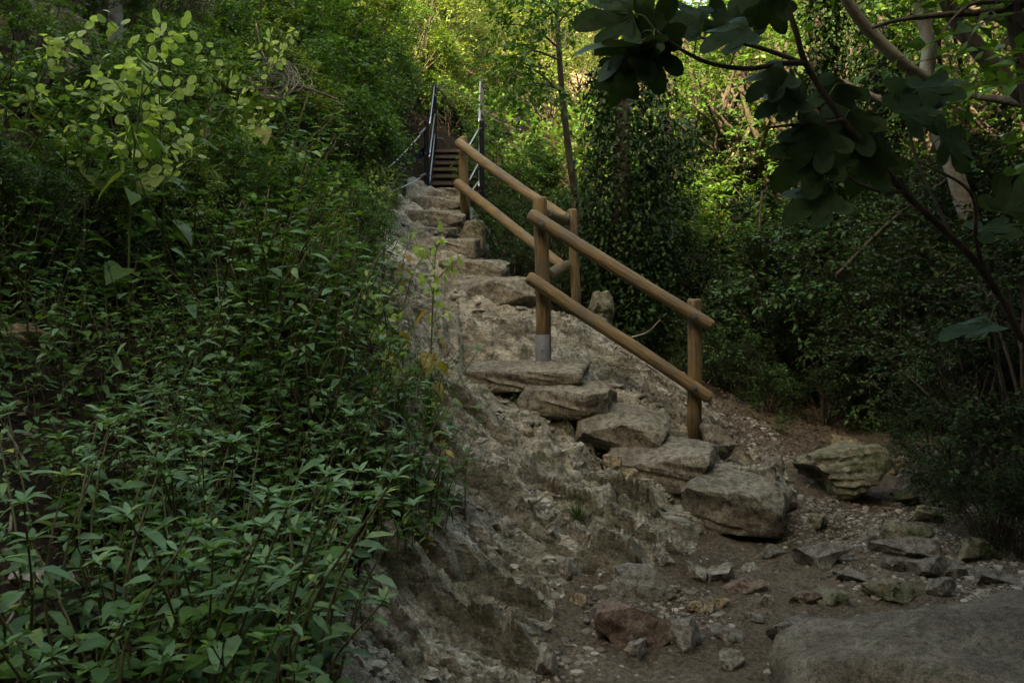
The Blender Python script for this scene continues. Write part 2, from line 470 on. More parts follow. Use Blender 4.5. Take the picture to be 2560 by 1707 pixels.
# path
cpt((1400, 1700, 3.4), (2000, 1700, 3.4), (2560, 1700, 3.4), (1700, 1450, 4.5), (2300, 1450, 4.5), (1850, 1310, 5.4), (2300, 1260, 5.85),
    (2560, 1250, 5.8), (2000, 1135, 6.9), (2400, 1125, 6.9), (1830, 1050, 7.2), (1760, 960, 7.9))
# rock slope below and beside the steps
cpt((1300, 1700, 3.42), (1330, 1600, 3.8), (1400, 1450, 4.42), (1560, 1410, 4.65), (1750, 1350, 5.0), (1000, 1700, 3.1), (850, 1500, 3.3),
    (1150, 1500, 3.8), (1100, 1300, 4.3), (1250, 1200, 5.0), (1350, 1120, 5.6), (1500, 1210, 5.3), (1650, 1300, 5.1), (1150, 1000, 5.7),
    (1050, 850, 6.3), (1310, 1010, 6.05), (1450, 1110, 5.75), (1250, 880, 6.6), (1000, 700, 7.3), (1150, 755, 7.4), (1340, 790, 7.4),
    (1000, 600, 8.6), (1150, 660, 8.6), (1060, 575, 9.6), (1180, 630, 9.4), (1020, 530, 10.2), (1100, 490, 10.9), (1150, 505, 10.9), (1250, 690, 8.8),
    (1440, 815, 8.0), (1358, 885, 6.7), (1430, 820, 7.3), (1550, 875, 7.2), (1690, 990, 6.9), (1737, 1100, 6.3), (1640, 1010, 6.6), (1880, 1230, 5.6))
# left bank (ground under the herbs)
for w in [(-.83, 2.8, .40), (-1.1, 2.4, .56), (-1.43, 2.5, .74), (-1.2, 2.1, .60), (-1.05, 3.5, .85), (-1.6, 3.6, 1.25), (-.8, 4.3, .75), (-1.5, 4.8, 1.45),
          (-2.6, 3.2, 1.55), (-2.3, 4.3, 1.95), (-1.3, 6.5, 1.70), (-.9, 5.4, 1.05), (-2.0, 5.8, 2.1), (-2.7, 6.5, 2.7), (-3.6, 7.5, 3.8), (-3.3, 6, 3.3), (-2, 9, 3.0),
          (-3.0, 9, 3.85), (-1.6, 9.5, 2.55), (-1.35, 8.2, 2.05), (-2.7, 12, 4.8), (-1.7, 13, 4.1), (-4.6, 10, 5.3), (-3, 1.2, 1.5), (-2, 1.2, .9), (-4.2, 4, 3.2)]:
    CT.append(np.array(w))
# behind
cpt((1140, 380, 13.8), (1100, 260, 17), (1150, 160, 20), (1100, 30, 25), (1300, 330, 16), (1300, 210, 22), (1500, 110, 26), (1800, 120, 28),
    (2000, 290, 24), (2500, 330, 18), (2500, 120, 23), (1770, 110, 34), (500, 60, 14))
for w in [(.15, 9.2, 1.15), (.2, 10.2, 1.3), (.1, 11.5, 1.9), (.6, 9, .5), (1.2, 8.8, .25), (1.8, 9.5, .2), (3, 9, .35), (3, 11.5, .3), (5, 9, .5), (6, 11.5, .8), (1, 12, .5), (4.5, 14, 1.3), (8, 14, 2.2), (1.5, 15, 1.9),
          (14, 18, 5.2), (9, 9, 1.2), (7, 5, .2), (4, 1, 0), (8, 0, 0), (0, 0, 0), (-1.6, 0, .5), (0, -6, -.1), (5, -8, -.4),
          (-7, 0, 4.6), (-8, 4, 6.6), (-12, 2, 7.5), (-17, 5, 9), (-16, -6, 8), (-8, -8, 4), (-9, 9, 8.8), (-16, 12, 10.5), (-10, 16, 10), (-8, 22, 10.5), (-14, 24, 13), (-22, 30, 17),
          (-5, 30, 12.5), (4, 36, 12), (14, 34, 11), (26, 30, 13), (34, 18, 12), (30, 5, 6), (30, -10, 4), (0, 58, 16), (14, 58, 12), (-30, 50, 26), (40, 50, 17), (-42, -10, 13), (-42, 20, 16)]:
    CT.append(np.array(w, float))
CT = np.array(CT)

def tps_fit(c):
    n = len(c); d2 = ((c[:, None, :2] - c[None, :, :2]) ** 2).sum(-1)
    K = .5 * d2 * np.log(d2 + 1e-12)
    K += np.eye(n) * .02
    Q = np.c_[np.ones(n), c[:, :2]]
    A = np.block([[K, Q], [Q.T, np.zeros((3, 3))]])
    return np.linalg.solve(A, np.r_[c[:, 2], np.zeros(3)])
TW = tps_fit(CT)

def H0(x, y):
    x = np.atleast_1d(np.asarray(x, float)); y = np.atleast_1d(np.asarray(y, float))
    sh = x.shape; x = x.ravel(); y = y.ravel(); out = np.empty_like(x)
    for s in range(0, len(x), 20000):
        d2 = (x[s:s + 20000, None] - CT[None, :, 0]) ** 2 + (y[s:s + 20000, None] - CT[None, :, 1]) ** 2
        out[s:s + 20000] = (.5 * d2 * np.log(d2 + 1e-12)) @ TW[:-3] + TW[-3] + TW[-2] * x[s:s + 20000] + TW[-1] * y[s:s + 20000]
    # unseen ridge added behind the camera to keep sun off the foreground
    q = np.clip((-5.5 - y) / 7.0, 0, 1)
    out += 18.0 * q * q * (3 - 2 * q)
    return out.reshape(sh)

def h0(x, y): return float(H0(x, y)[0])

def inpoly(px, py, poly):
    poly = np.asarray(poly, float); r = np.zeros(np.shape(px), bool)
    j = len(poly) - 1
    for i in range(len(poly)):
        xi, yi = poly[i]; xj, yj = poly[j]
        with np.errstate(divide='ignore', invalid='ignore'):
            c = ((yi > py) != (yj > py)) & (px < (xj - xi) * (py - yi) / (yj - yi + 1e-12) + xi)
        r ^= c; j = i
    return r

ROCK = [(1000, 462), (1200, 480), (1235, 600), (1330, 680), (1500, 780), (1600, 850), (1720, 950), (1800, 1040), (1800, 1110), (1960, 1150), (1960, 1270),
        (1840, 1310), (1750, 1352), (1620, 1420), (1420, 1435), (1400, 1480), (1345, 1600), (1320, 1720), (1290, 2000), (800, 2000), (780, 1560), (900, 1400), (1040, 1200), (1010, 980), (930, 800), (925, 660), (900, 570)]
PATH = [(1320, 1720), (1345, 1600), (1400, 1480), (1420, 1435), (1620, 1420), (1750, 1352), (1960, 1270), (1960, 1150), (1800, 1110), (1800, 1040), (1750, 985), (1850, 990),
        (2300, 1060), (2900, 1080), (4500, 1500), (6000, 4000), (1000, 6000), (1290, 2000)]

def ax(segs):
    out = []
    for a, b, s in segs: out.append(np.arange(a, b - s * .5, s))
    out.append([segs[-1][1]])
    return np.concatenate(out)
gx = ax([(-46, -9, 1.6), (-9, -3.2, .12), (-3.2, -1.35, .05), (-1.35, 2.1, .0115), (2.1, 4.5, .045), (4.5, 8, .15), (8, 56, 1.7)])
gy = ax([(-26, 1.2, .6), (1.2, 2.9, .06), (2.9, 7.2, .0115), (7.2, 11, .025), (11, 16, .12), (16, 24, .4), (24, 60, 1.5)])
GX, GY = np.meshgrid(gx, gy)
Z0 = H0(GX, GY)
ppx, ppy = proj(np.stack([GX, GY, Z0], -1))
front = GY > .4
wob = 26 * fbm2(GX * 3.1, GY * 3.1, 3, 41)
rockm = inpoly(ppx + wob, ppy + wob * .6, ROCK) & front & (GX > -1.6) & (GX < 2.2) & (GY < 11.6)
pathm = inpoly(ppx + wob, ppy + wob * .6, PATH) & front & ~rockm & (GY < 8.4)
pathm |= (~front & (GX > -.6)) | ((GY < 2.6) & (GX > .1))

def blur(a, k):
    for axis in (0, 1):
        c = np.cumsum(np.pad(a, [(k + 1, k) if i == axis else (0, 0) for i in (0, 1)], 'edge'), axis=axis)
        n = a.shape[axis]
        a = (np.take(c, np.arange(2 * k + 1, 2 * k + 1 + n), axis) - np.take(c, np.arange(0, n), axis)) / (2 * k + 1)
    return a
rs = np.clip(blur(rockm.astype(float), 7) * 2 - .75, 0, 1)

def facets(u, v, seed):
    """broken blocks: every cell of a jittered lattice is one tilted flat facet; returns height -.5...5 and edge distance"""
    iu, iv = np.floor(u), np.floor(v); d1 = np.full(u.shape, 9.0); d2 = d1.copy(); hh = np.zeros_like(u); z = iu * 0
    for a_ in (-1, 0, 1):
        for b_ in (-1, 0, 1):
            cu, cv = iu + a_, iv + b_
            pu, pv = cu + _h(cu, cv, z, seed), cv + _h(cu, cv, z, seed + 1)
            d = (u - pu) ** 2 + (v - pv) ** 2
            h = _h(cu, cv, z, seed + 2) - .5 + (u - pu) * (_h(cu, cv, z, seed + 3) - .5) * .9 + (v - pv) * (_h(cu, cv, z, seed + 4) - .62) * 1.1
            nw = d < d1
            d2 = np.where(nw, d1, np.minimum(d2, d)); hh = np.where(nw, h, hh); d1 = np.where(nw, d, d1)
    return hh, np.sqrt(d2) - np.sqrt(d1)

def ledges(x, y):
    """strata that strike along the slope: each bed breaks off in a sharp overhanging lip"""
    a = R(-24)
    ca, sa = math.cos(a), math.sin(a)
    t = x * ca + y * sa
    s = -x * sa + y * ca
    w = 1.0 * fbm2(t * .8, s * 1.8, 4, 11)
    fade = np.clip((8.3 - y) / 1.6, .35, 1)
    def saw(f, amp, seed, ww):
        u = s * f + ww * w + .35 * fbm2(t * 1.6, s * 4, 3, seed)
        k = np.floor(u); fr = u - k
        m = .35 + .95 * _h(k, np.floor(t * .7 + 3 * _h(k, k * 0, k * 0, seed)), k * 0, seed + 5)
        brk = np.clip(.8 + 1.2 * vn2(t * 1.3, k * 3.7, seed + 9), .0, 1)
        rise = np.clip(fr / .07, 0, 1)
        notch = np.clip((fr - .86) / .14, 0, 1) ** 2
        A = amp * m * brk
        return A * rise * (1 - fr) ** .9 - .35 * A * notch, A * rise * np.clip(1 - fr * 3, 0, 1)
    h1, o1 = saw(2.7, .15, 21, .5); h2, o2 = saw(6.4, .115, 31, .55); h3, o3 = saw(17, .036, 47, 1.0)
    # open joints along the bedding
    gu = s * 4.3 + .55 * fbm2(t * .8, s * 2.5, 4, 66); gd = np.abs(gu - np.round(gu))
    gap = np.exp(-(gd / .075) ** 2) * np.clip(.35 + 1.6 * vn2(t * 1.1, np.round(gu) * 5.1, 67), 0, 1)
    # cross joints break the beds into blocks
    ju = t * 2.6 + .8 * fbm2(s * 2.2, t * 1.1, 3, 55); jf = np.abs(ju - np.round(ju))
    ju2 = t * 7 + 1.0 * fbm2(s * 5, t * 2, 3, 56); jf2 = np.abs(ju2 - np.round(ju2))
    h = h1 + h2 + h3 - .05 * np.exp(-(jf / .05) ** 2) * np.clip(.5 + vn2(s * 3, t * 3, 57), 0, 1) - .022 * np.exp(-(jf2 / .09) ** 2) * np.clip(.4 + vn2(s * 5, t * 5, 58), 0, 1)
    h += .018 * _h(np.round(ju), np.floor(s * 2.9), s * 0, 59) + .012 * _h(np.round(ju2), np.floor(s * 7.5), s * 0, 60)
    sh = .5 * o1 + .35 * o2 + .2 * o3
    wx, wy = .12 * fbm2(x * 4, y * 4, 3, 63), .12 * fbm2(x * 4, y * 4, 3, 64)
    fa, ea = facets((t + wx) * 2.6, (s + wy) * 7.5, 401); fb, eb = facets((t + wx) * 7, (s + wy) * 17, 411); fc, ec = facets((t + wx * .5) * 16, (s + wy * .5) * 34, 421)
    on = np.clip(.6 + .9 * vn2(t * 1.3, s * 2.2, 431), .15, 1.2)
    h += .06 * fa * on + .036 * fb * (1.2 - .4 * on) + .020 * fc
    h -= .13 * gap
    h -= .02 * np.exp(-(ea / .07) ** 2) + .012 * np.exp(-(eb / .10) ** 2)
    h += .009 * fbm2(t * 24, s * 38, 3, 71)
    h -= .06 * np.clip(vn2(t * 1.7, s * 5.0, 81) - .3, 0, 1)
    return (h - .08) * fade, sh * fade * sa, -sh * fade * ca
LH, LX, LY = ledges(GX, GY)
Z = Z0 + rs * LH
nr = 1 - rs
near = np.clip((16 - GY) / 6, 0, 1)
Z += nr * near * (.018 * fbm2(GX * 5, GY * 5, 4, 91) + .006 * fbm2(GX * 30, GY * 30, 2, 95))
# lower steps, built of rough blocks: px, py and Y of the middle of the top, width, depth, height
ST = [
 (1835, 1192, 5.40, .62, .50, .28, 20, 'lowest stone step, a squared block with a pale worn top edge'),
 (1655, 1108, 5.78, .74, .56, .25, 20, 'second stone step from the bottom, flat slab under the right wooden post'),
 (1555, 1030, 6.05, .66, .52, .23, 18, 'third stone step from the bottom, rounded front end with a hollow'),
 (1415, 958, 6.30, .70, .50, .21, 16, 'fourth stone step from the bottom, overhanging slab with small plants below'),
 (1318, 908, 6.50, .90, .46, .19, 12, 'wide flat stone step at the foot of the near wooden post'),
]
UP = [
 (1245, 702, 7.70, .72, .34, .22, 8, 'stone step with a thick rounded lip behind the near wooden post'),
 (1185, 655, 8.35, .66, .34, .20, 12, 'cracked stone step of several blocks midway up the slope'),
 (1130, 602, 9.00, .56, .34, .17, 9, 'dark edged stone step below the concrete block'),
 (1090, 574, 9.45, .5, .3, .12, 10, 'low uneven stone step left of the concrete block'),
 (1085, 529, 10.15, .72, .42, .21, 3, 'tall stone step with a dark smooth riser beside the concrete block'),
 (1088, 493, 10.55, .80, .40, .20, 2, 'wide pale stone step second below the metal staircase'),
 (1098, 473, 10.90, .72, .40, .15, 1, 'topmost stone step right under the metal staircase'),
]

# the ground is cut back under and in front of every step
for k, (px, py, Y, w_, d_, h_, rz_, lab) in enumerate(ST + UP):
    c = P(px, py, Y); a_ = R(-rz_)
    dx, dy = GX - c[0], GY - (c[1] if k < 5 else c[1] - d_ / 2)
    lx = dx * math.cos(a_) + dy * math.sin(a_); ly = -dx * math.sin(a_) + dy * math.cos(a_)
    if k < 5:
        q = np.maximum(np.abs(lx + .03) / (w_ * .54), np.abs(ly + .09) / (d_ * .62)); dep = h_ * .75
    else:
        q = np.maximum(np.abs(lx) / (w_ * .56), np.abs(ly + .20) / (d_ * .62)); dep = h_ * (1.5 if k < 8 else 1.05)
    q = q + .25 * fbm2(GX * 7, GY * 7, 3, 301 + k)
    f = np.clip((1.5 - q) / .6, 0, 1); f = f * f * (3 - 2 * f)
    Z = np.where(f > 0, np.minimum(Z, Z * (1 - f) + (c[2] - dep) * f), Z)
# room under the metal staircase
sa_, sb_ = P(1137, 500, 10.95), P(1142, 376, 13.7)
tt = np.clip((GY - sa_[1]) / (sb_[1] - sa_[1]), 0, 1)
cx = sa_[0] + (sb_[0] - sa_[0]) * tt; cz = sa_[2] + (sb_[2] - sa_[2]) * tt - .5
f = np.clip((.95 - np.abs(GX - cx)) / .3, 0, 1) * ((GY > 11.0) & (GY < 13.9))
Z = np.where(f > 0, np.minimum(Z, Z * (1 - f) + cz * f), Z)
# dark hollow between the slab and the lower steps
Z -= .07 * np.exp(-(((GX - .28) / .4) ** 2 + ((GY - 5.95) / .16) ** 2))
ny, nx = GX.shape
vid = np.arange(ny * nx).reshape(ny, nx)
quads = np.stack([vid[:-1, :-1], vid[:-1, 1:], vid[1:, 1:], vid[1:, :-1]], -1)
ctr = lambda a: a[:-1, :-1]
far_dry = ((GY > 17) | ((GY > 13) & (GX > 2.5))) & (fbm2(GX * .25, GY * .25, 3, 5) > -.15) & (GX > -1.5)
cls = np.where(ctr(rockm), 1, np.where(ctr(pathm), 2, np.where(ctr(far_dry), 3, 0)))
allv = np.stack([GX + rs * LX, GY + rs * LY, Z], -1).reshape(-1, 3)
def submesh(name, c, mat):
    q = quads[cls == c].reshape(-1)
    u, inv = np.unique(q, return_inverse=True)
    mb = MB(); mb.add(allv[u], inv, np.full(len(q) // 4, 4))
    o = mb.build(name, mat)
    if c == 1: o.data.set_sharp_from_angle(angle=R(28))
    tag(o, kind='structure')
    return o
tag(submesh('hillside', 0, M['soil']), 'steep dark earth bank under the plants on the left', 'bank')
tag(submesh('rock_slope', 1, M['rock']), 'bare beige bedrock slope with slanting ledges beside the steps', 'rock')
tag(submesh('path', 2, M['path']), 'brown stony dirt path at the foot of the steps', 'path')
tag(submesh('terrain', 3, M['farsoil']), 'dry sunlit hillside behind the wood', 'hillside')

# bilinear lookup of the finished surface
def HT(x, y):
    x = np.atleast_1d(np.asarray(x, float)); y = np.atleast_1d(np.asarray(y, float))
    i = np.clip(np.searchsorted(gx, x) - 1, 0, nx - 2); j = np.clip(np.searchsorted(gy, y) - 1, 0, ny - 2)
    fx = np.clip((x - gx[i]) / (gx[i + 1] - gx[i]), 0, 1); fy = np.clip((y - gy[j]) / (gy[j + 1] - gy[j]), 0, 1)
    return (Z[j, i] * (1 - fx) + Z[j, i + 1] * fx) * (1 - fy) + (Z[j + 1, i] * (1 - fx) + Z[j + 1, i + 1] * fx) * fy
def ht(x, y): return float(HT(x, y)[0])
def G(px, py, y0=1.6, y1=45):
    """where the ray through a pixel meets the ground"""
    ys = np.concatenate([np.arange(y0, 14, .01), np.arange(14, y1, .1)])
    u = (px - 1280.0) / F; v = (853.5 - py) / F
    t = ys / (cp - v * sp_)
    x = u * t; z = 1.55 + (v * cp + sp_) * t
    below = z <= HT(x, ys)
    k = int(np.argmax(below)) if below.any() else len(ys) - 1
    return np.array([x[k], ys[k], z[k]])

# ------------------------------------------------------------------ stones
_bm = bmesh.new(); bmesh.ops.create_icosphere(_bm, subdivisions=5, radius=1)
ICO_V = np.array([v.co[:] for v in _bm.verts]); ICO_F = np.array([[v.index for v in f.verts] for f in _bm.faces]); _bm.free()
_bm = bmesh.new(); bmesh.ops.create_icosphere(_bm, subdivisions=3, radius=1)
ICO3_V = np.array([v.co[:] for v in _bm.verts]); ICO3_F = np.array([[v.index for v in f.verts] for f in _bm.faces]); _bm.free()

def stone_verts(sx, sy, sz, seed, boxy=2.6, cuts=9, rough=.06, layered=0.0, low=False, dr=(.55, .9)):
    rng = np.random.default_rng(seed)
    v = (ICO3_V if low else ICO_V).copy()
    v = v / (np.abs(v) ** boxy).sum(1, keepdims=True) ** (1 / boxy)
    for _ in range(cuts):
        n = norm(rng.normal(size=3) * [1, 1, .6]); d = rng.uniform(*dr)
        k = v @ n - d
        v -= np.where(k > 0, k * .98, 0)[:, None] * n
    ms = (sx * sy * sz) ** (1 / 3)
    v = v * np.array([sx, sy, sz]) * .5
    nn = norm(v)
    q = v / ms
    disp = fbm3(q[:, 0] * 2.2 + seed, q[:, 1] * 2.2, q[:, 2] * 2.2, 5, seed, .55) * rough * ms
    if layered:
        L = np.abs(vn3(q[:, 0] * .8, q[:, 1] * .8, v[:, 2] / .045 + 2 * q[:, 0], seed + 3))
        side = 1 - np.abs(nn[:, 2]) ** 3
        disp -= layered * L * side
    v = v + nn * disp[:, None]
    return v

def stone(name, loc, dims, seed, mat, label, cat, rz=0.0, group=None, tiltx=0.0, tilty=0.0, boxy=2.6, cuts=9, rough=.06, layered=0.0, dr=(.55, .9)):
    v = stone_verts(*dims, seed, boxy, cuts, rough, layered, False, dr)
    m = np.array(Matrix.Rotation(rz, 3, 'Z') @ Matrix.Rotation(tiltx, 3, 'X') @ Matrix.Rotation(tilty, 3, 'Y'))
    mb = MB(); mb.add(v @ m.T, ICO_F, np.full(len(ICO_F), 3))
    o = mb.build(name, M[mat] if isinstance(mat, str) else mat)
    o.location = tuple(float(c) for c in loc)
    o.data.set_sharp_from_angle(angle=R(32))
    return tag(o, label, cat, group)

for i, (px, py, Y, w, d, h, rz, lab) in enumerate(ST):
    c = P(px, py, Y)
    stone('stone_step', c - [0, 0, h / 2], (w, d, h), 100 + i * 7, 'step', lab, 'step', rz=R(-rz), boxy=22.0, cuts=12, rough=.045, layered=.028, dr=(1.0, 1.35), tiltx=R(9), tilty=R([1, -1, 2, 1, -1][i]))
for i, (px, py, Y, w, d, h, lab) in enumerate([
    (1690, 1165, 5.62, .34, .3, .3, 'rough wedge of rock supporting the second step from below'),
    (1790, 1060, 6.1, .22, .25, .25, 'dark rounded block behind the foot of the right wooden post'),
    (1590, 1075, 6.0, .3, .3, .3, 'broken block filling the corner under the third step'),
    (1905, 1165, 5.7, .24, .25, .22, 'mossy block against the back of the lowest step')]):
    c = P(px, py, Y)
    stone('rock', c - [0, 0, h / 2], (w, d, h), 170 + i, 'step', lab, 'rock', rz=i * .7, boxy=3.5, cuts=8, rough=.06, layered=.02)
# upper flight: lips of stone across the slope
for i, (px, py, Y, w, d, h, rz, lab) in enumerate(UP):
    c = P(px, py, Y)
    stone('stone_step', c - [0, -d / 2 + .06, h * .62 - .025], (w, d, h * 1.25), 200 + i * 5, 'step', lab, 'step', rz=R(-rz), boxy=16.0, cuts=9, rough=.05, layered=.02, dr=(1.05, 1.4), tiltx=R(5))
c = P(1180, 553, 10.05)
stone('concrete_block', c - [0, -.03, .21], (.30, .34, .44), 243, 'mossy', 'mossy upright concrete block carrying the far wooden post', 'block', boxy=7, cuts=3, rough=.03)
c = P(1462, 795, 8.15)
stone('rock', c - [0, 0, .1], (.42, .35, .3), 251, 'step', 'rubble footing around the metal shoe of the middle wooden post', 'rock', boxy=2.8, cuts=8, rough=.09)
c = P(1500, 745, 8.4)
stone('rock', c - [0, 0, .15], (.3, .3, .45), 252, 'mossy', 'knobbly stone stack right of the middle wooden post', 'rock', boxy=2.8, cuts=8, rough=.1)

RK = [  # px, py (centre), width in px, height in px, squash, material, label
 (1600, 1572, 215, 110, 'red', 'reddish triangular rock lying in the middle of the path'),
 (1600, 1468, 185, 85, 'grey', 'humped grey pitted rock behind the reddish triangular rock'),
 (1512, 1530, 80, 62, 'grey', 'round pale grey rock left of the reddish triangular rock'),
 (1592, 1630, 64, 56, 'pale', 'small pale stone under the front edge of the reddish rock'),
 (1447, 1504, 54, 26, 'ochre', 'flat pinkish stone beside the white nose of the slope'),
 (1370, 1650, 60, 80, 'pale', 'pale rounded stone at the tip of the bedrock slope'),
 (1725, 1585, 66, 88, 'grey', 'dark upright stone right of the reddish rock'),
 (1775, 1515, 26, 44, 'ochre', 'thin ochre stone standing on edge in the gravel'),
 (1740, 1518, 52, 26, 'ochre', 'small ochre stone left of the standing sliver'),
 (1800, 1508, 56, 24, 'ochre', 'thin flat tan slab lying on the gravel'),
 (1990, 1590, 150, 80, 'grey', 'square brown rock touching the big foreground boulder'),
 (1968, 1655, 74, 50, 'grey', 'pinkish stone below the square brown rock'),
 (1838, 1652, 72, 46, 'pale', 'pale lumpy stone near the bottom edge of the path'),
 (1825, 1592, 80, 30, 'grey', 'half buried flat stone in the lower path'),
 (1740, 1428, 48, 46, 'pale', 'whitish knobbly stone on the left of a pale trio'),
 (1808, 1432, 62, 46, 'pale', 'cream coloured stone in the middle of a pale trio'),
 (1882, 1418, 52, 22, 'pale', 'flat cream stone on the right of a pale trio'),
 (1872, 1468, 96, 32, 'red', 'long flat purplish stone in the gravel'),
 (2015, 1495, 74, 32, 'red', 'flat brown stone partly sunk in the gravel'),
 (2055, 1388, 170, 60, 'grey', 'broad grey flat rock in the centre of the path'),
 (1935, 1380, 60, 30, 'grey', 'small grey stone left of the broad flat rock'),
 (1962, 1256, 84, 54, 'grey', 'two faced wedge of rock right of the lowest step'),
 (1975, 1232, 60, 34, 'grey', 'grey stone leaning on the wedge right of the lowest step'),
 (1935, 1310, 62, 36, 'grey', 'small angular stone below the wedge of rock'),
 (2050, 1308, 72, 34, 'mossy', 'low olive stone in front of the undercut boulder'),
 (2260, 1325, 150, 54, 'mossy', 'layered mossy slab in the dark right of the path'),
 (2300, 1375, 180, 50, 'grey', 'long ragged slab right of the broad flat rock'),
 (2330, 1418, 110, 64, 'grey', 'pinkish tilted slab with a dark crack under it'),
 (2240, 1416, 54, 34, 'grey', 'small triangular stone between ragged slab and gravel'),
 (2440, 1378, 130, 52, 'mossy', 'olive rounded stone in the dark right corner'),
 (2240, 1170, 90, 40, 'ochre', 'flat tan slab behind the undercut boulder'),
 (2290, 1200, 100, 52, 'grey', 'grey block in the rubble right of the undercut boulder'),
 (2360, 1176, 60, 40, 'ochre', 'tan angular stone in the middle of the rubble'),
 (2415, 1175, 46, 46, 'pale', 'pale yellowish square stone at the edge of the dark bushes'),
 (2440, 1205, 60, 34, 'grey', 'grey flat stone under the pale square stone'),
 (2270, 1245, 90, 40, 'mossy', 'low mossy stone in the shade right of the undercut boulder'),
 (2110, 1110, 80, 34, 'ochre', 'tan flat stone at the foot of the dark bushes'),
 (1945, 1155, 70, 40, 'grey', 'brown stone in the leaf litter above the lowest step'),
 (2070, 1490, 100, 40, 'mossy', 'dark half buried stone above the foreground boulder'),
 (2230, 1480, 150, 46, 'mossy', 'long dark slab along the top edge of the foreground boulder'),
 (2360, 1470, 70, 50, 'grey', 'dark angular stone standing above the foreground boulder'),
 (2130, 1440, 70, 34, 'grey', 'dull brown stone between the flat rock and the boulder'), (2190, 1340, 60, 30, 'grey', 'grey stone left of the layered mossy slab'), (2330, 1290, 80, 40, 'mossy', 'dark stone behind the ragged slab'), (2470, 1290, 110, 50, 'mossy', 'dark rock at the foot of the right hand shrubs'),
 (2500, 1440, 100, 44, 'grey', 'greyish slab at the right edge above the boulder'), (2400, 1430, 60, 40, 'grey', 'squat stone beside the slab with a crack'), (1880, 1540, 50, 30, 'grey', 'small brown stone alone in the gravel'), (1920, 1500, 40, 26, 'pale', 'small pale stone alone in the gravel'), (1680, 1480, 40, 24, 'pale', 'pale chip right of the humped rock'), (1660, 1400, 60, 26, 'grey', 'flat grey stone at the foot of the bedrock ledges'),
 (1415, 1425, 60, 40, 'pale', 'small beige stone where the slope meets the path'),
 (1530, 1382, 50, 34, 'ochre', 'orange tinted stone below the grass tuft on the slope'),
 (1395, 1320, 70, 60, 'grey', 'rounded knobby rock under the grass tuft'),
 (1530, 1180, 56, 34, 'ochre', 'tan stone wedged under the lower steps'),
 (1580, 1190, 44, 30, 'ochre', 'small tan stone beside the stone wedged under the steps'),
 (1325, 1098, 34, 24, 'ochre', 'yellowish pebble stuck on the slab left of the steps'),
]
for i, (px, py, wpx, hpx, mt, lab) in enumerate(RK):
    g = G(px, py + hpx * .42)
    s = g[1] / F
    w, h = wpx * s * 1.22, hpx * s * 1.3
    d = max(h * 1.1, w * .62)
    hz = max(h * .95, .03)
    stone('rock', (g[0], g[1] + d * .25, ht(g[0], g[1] + d * .2) + hz * .18), (w, d, hz * 1.05), 300 + i, mt, lab, 'rock', rz=random.uniform(-.4, .4), boxy=3.2, cuts=15, rough=.08, dr=(.5, .95), tilty=random.uniform(-.12, .12))
# undercut boulder
g = G(2120, 1262)
stone('boulder', (g[0], g[1] + .25, g[2] + .20), (.66, .5, .34), 401, 'mossy', 'dark mossy boulder with an undercut front on the right of the path', 'boulder', rz=.15, boxy=3.5, cuts=13, rough=.09, tilty=R(-14), layered=.03, dr=(.5, .95))
# foreground boulder
c = P(2400, 1620, 3.1)
stone('boulder', (1.92, 3.12, -.03), (1.7, 1.25, .68), 423, 'big', 'huge grey boulder in the bottom right corner', 'boulder', rz=.1, boxy=4.2, cuts=9, rough=.085, dr=(.8, 1.15), tiltx=R(7), tilty=R(-9))
g = G(75, 1470)
stone('rock', g + [0, .02, .03], (.13, .11, .07), 431, 'pale', 'pale grey broken stone lying on the dark earth at far left', 'rock', boxy=3, cuts=12, rough=.06, tiltx=R(20))
g = G(175, 1475)
stone('rock', g + [0, .02, .02], (.07, .06, .05), 432, 'ochre', 'small tan stone beside the pale stone at far left', 'rock', boxy=3, cuts=12, rough=.06)
g = G(30, 860)
stone('rock', g + [0, .1, -.02], (.3, .2, .18), 433, 'ochre', 'brown rock showing through the herbs at the left edge', 'rock', boxy=2.5, cuts=9, rough=.08)
g = G(60, 190)
stone('boulder', g + [0, .3, .1], (1.1, .8, .7), 434, 'step', 'dark brown rock face behind the pale pods at top left', 'boulder', boxy=2.5, cuts=9, rough=.1)

# gravel: uncountable
rng = np.random.default_rng(5)
mb = MB()
x = rng.uniform(-.1, 3.6, 60000); y = rng.uniform(2.9, 7.4, 60000)
z = HT(x, y); a, b = proj(np.stack([x, y, z], -1))
dens = np.clip(.28 + 1.5 * fbm2(x * 1.5, y * 1.5, 3, 77), .03, 1)
k = (inpoly(a, b, PATH) | (inpoly(a, b, ROCK) & (rng.random(60000) < .22))) & (rng.random(60000) < dens)
x, y, z = x[k], y[k], z[k]; n = len(x)
sz = .004 + .013 * rng.random(n) ** 2.5 + .022 * rng.random(n) * (rng.random(n) < .10)
lv = 1.0
_b = bmesh.new(); bmesh.ops.create_icosphere(_b, subdivisions=1, radius=1)
iv = np.array([q.co[:] for q in _b.verts]); jf = np.array([[q.index for q in f.verts] for f in _b.faces]); _b.free()
V = iv[None] * (1 + .35 * rng.normal(size=(n, len(iv), 1)).clip(-1, 1) * .6)
V = V * sz[:, None, None] * rng.uniform(.6, 1.3, (n, 1, 3)) * np.array([1, 1, .7])
V = V + np.stack([x, y, z - sz * .05], -1)[:, None]
mb.add(V.reshape(-1, 3), (np.arange(n)[:, None, None] * len(iv) + jf[None]).ravel(), np.full(n * len(jf), 3))
gm, nt, out = new_mat('gravel stone')
ge = N(nt, 'ShaderNodeNewGeometry')
cc = ramp(nt, ge.outputs['Random Per Island'], [(0, (.075, .058, .042)), (.5, (.13, .105, .077)), (.85, (.205, .172, .13)), (1, (.31, .27, .215))])
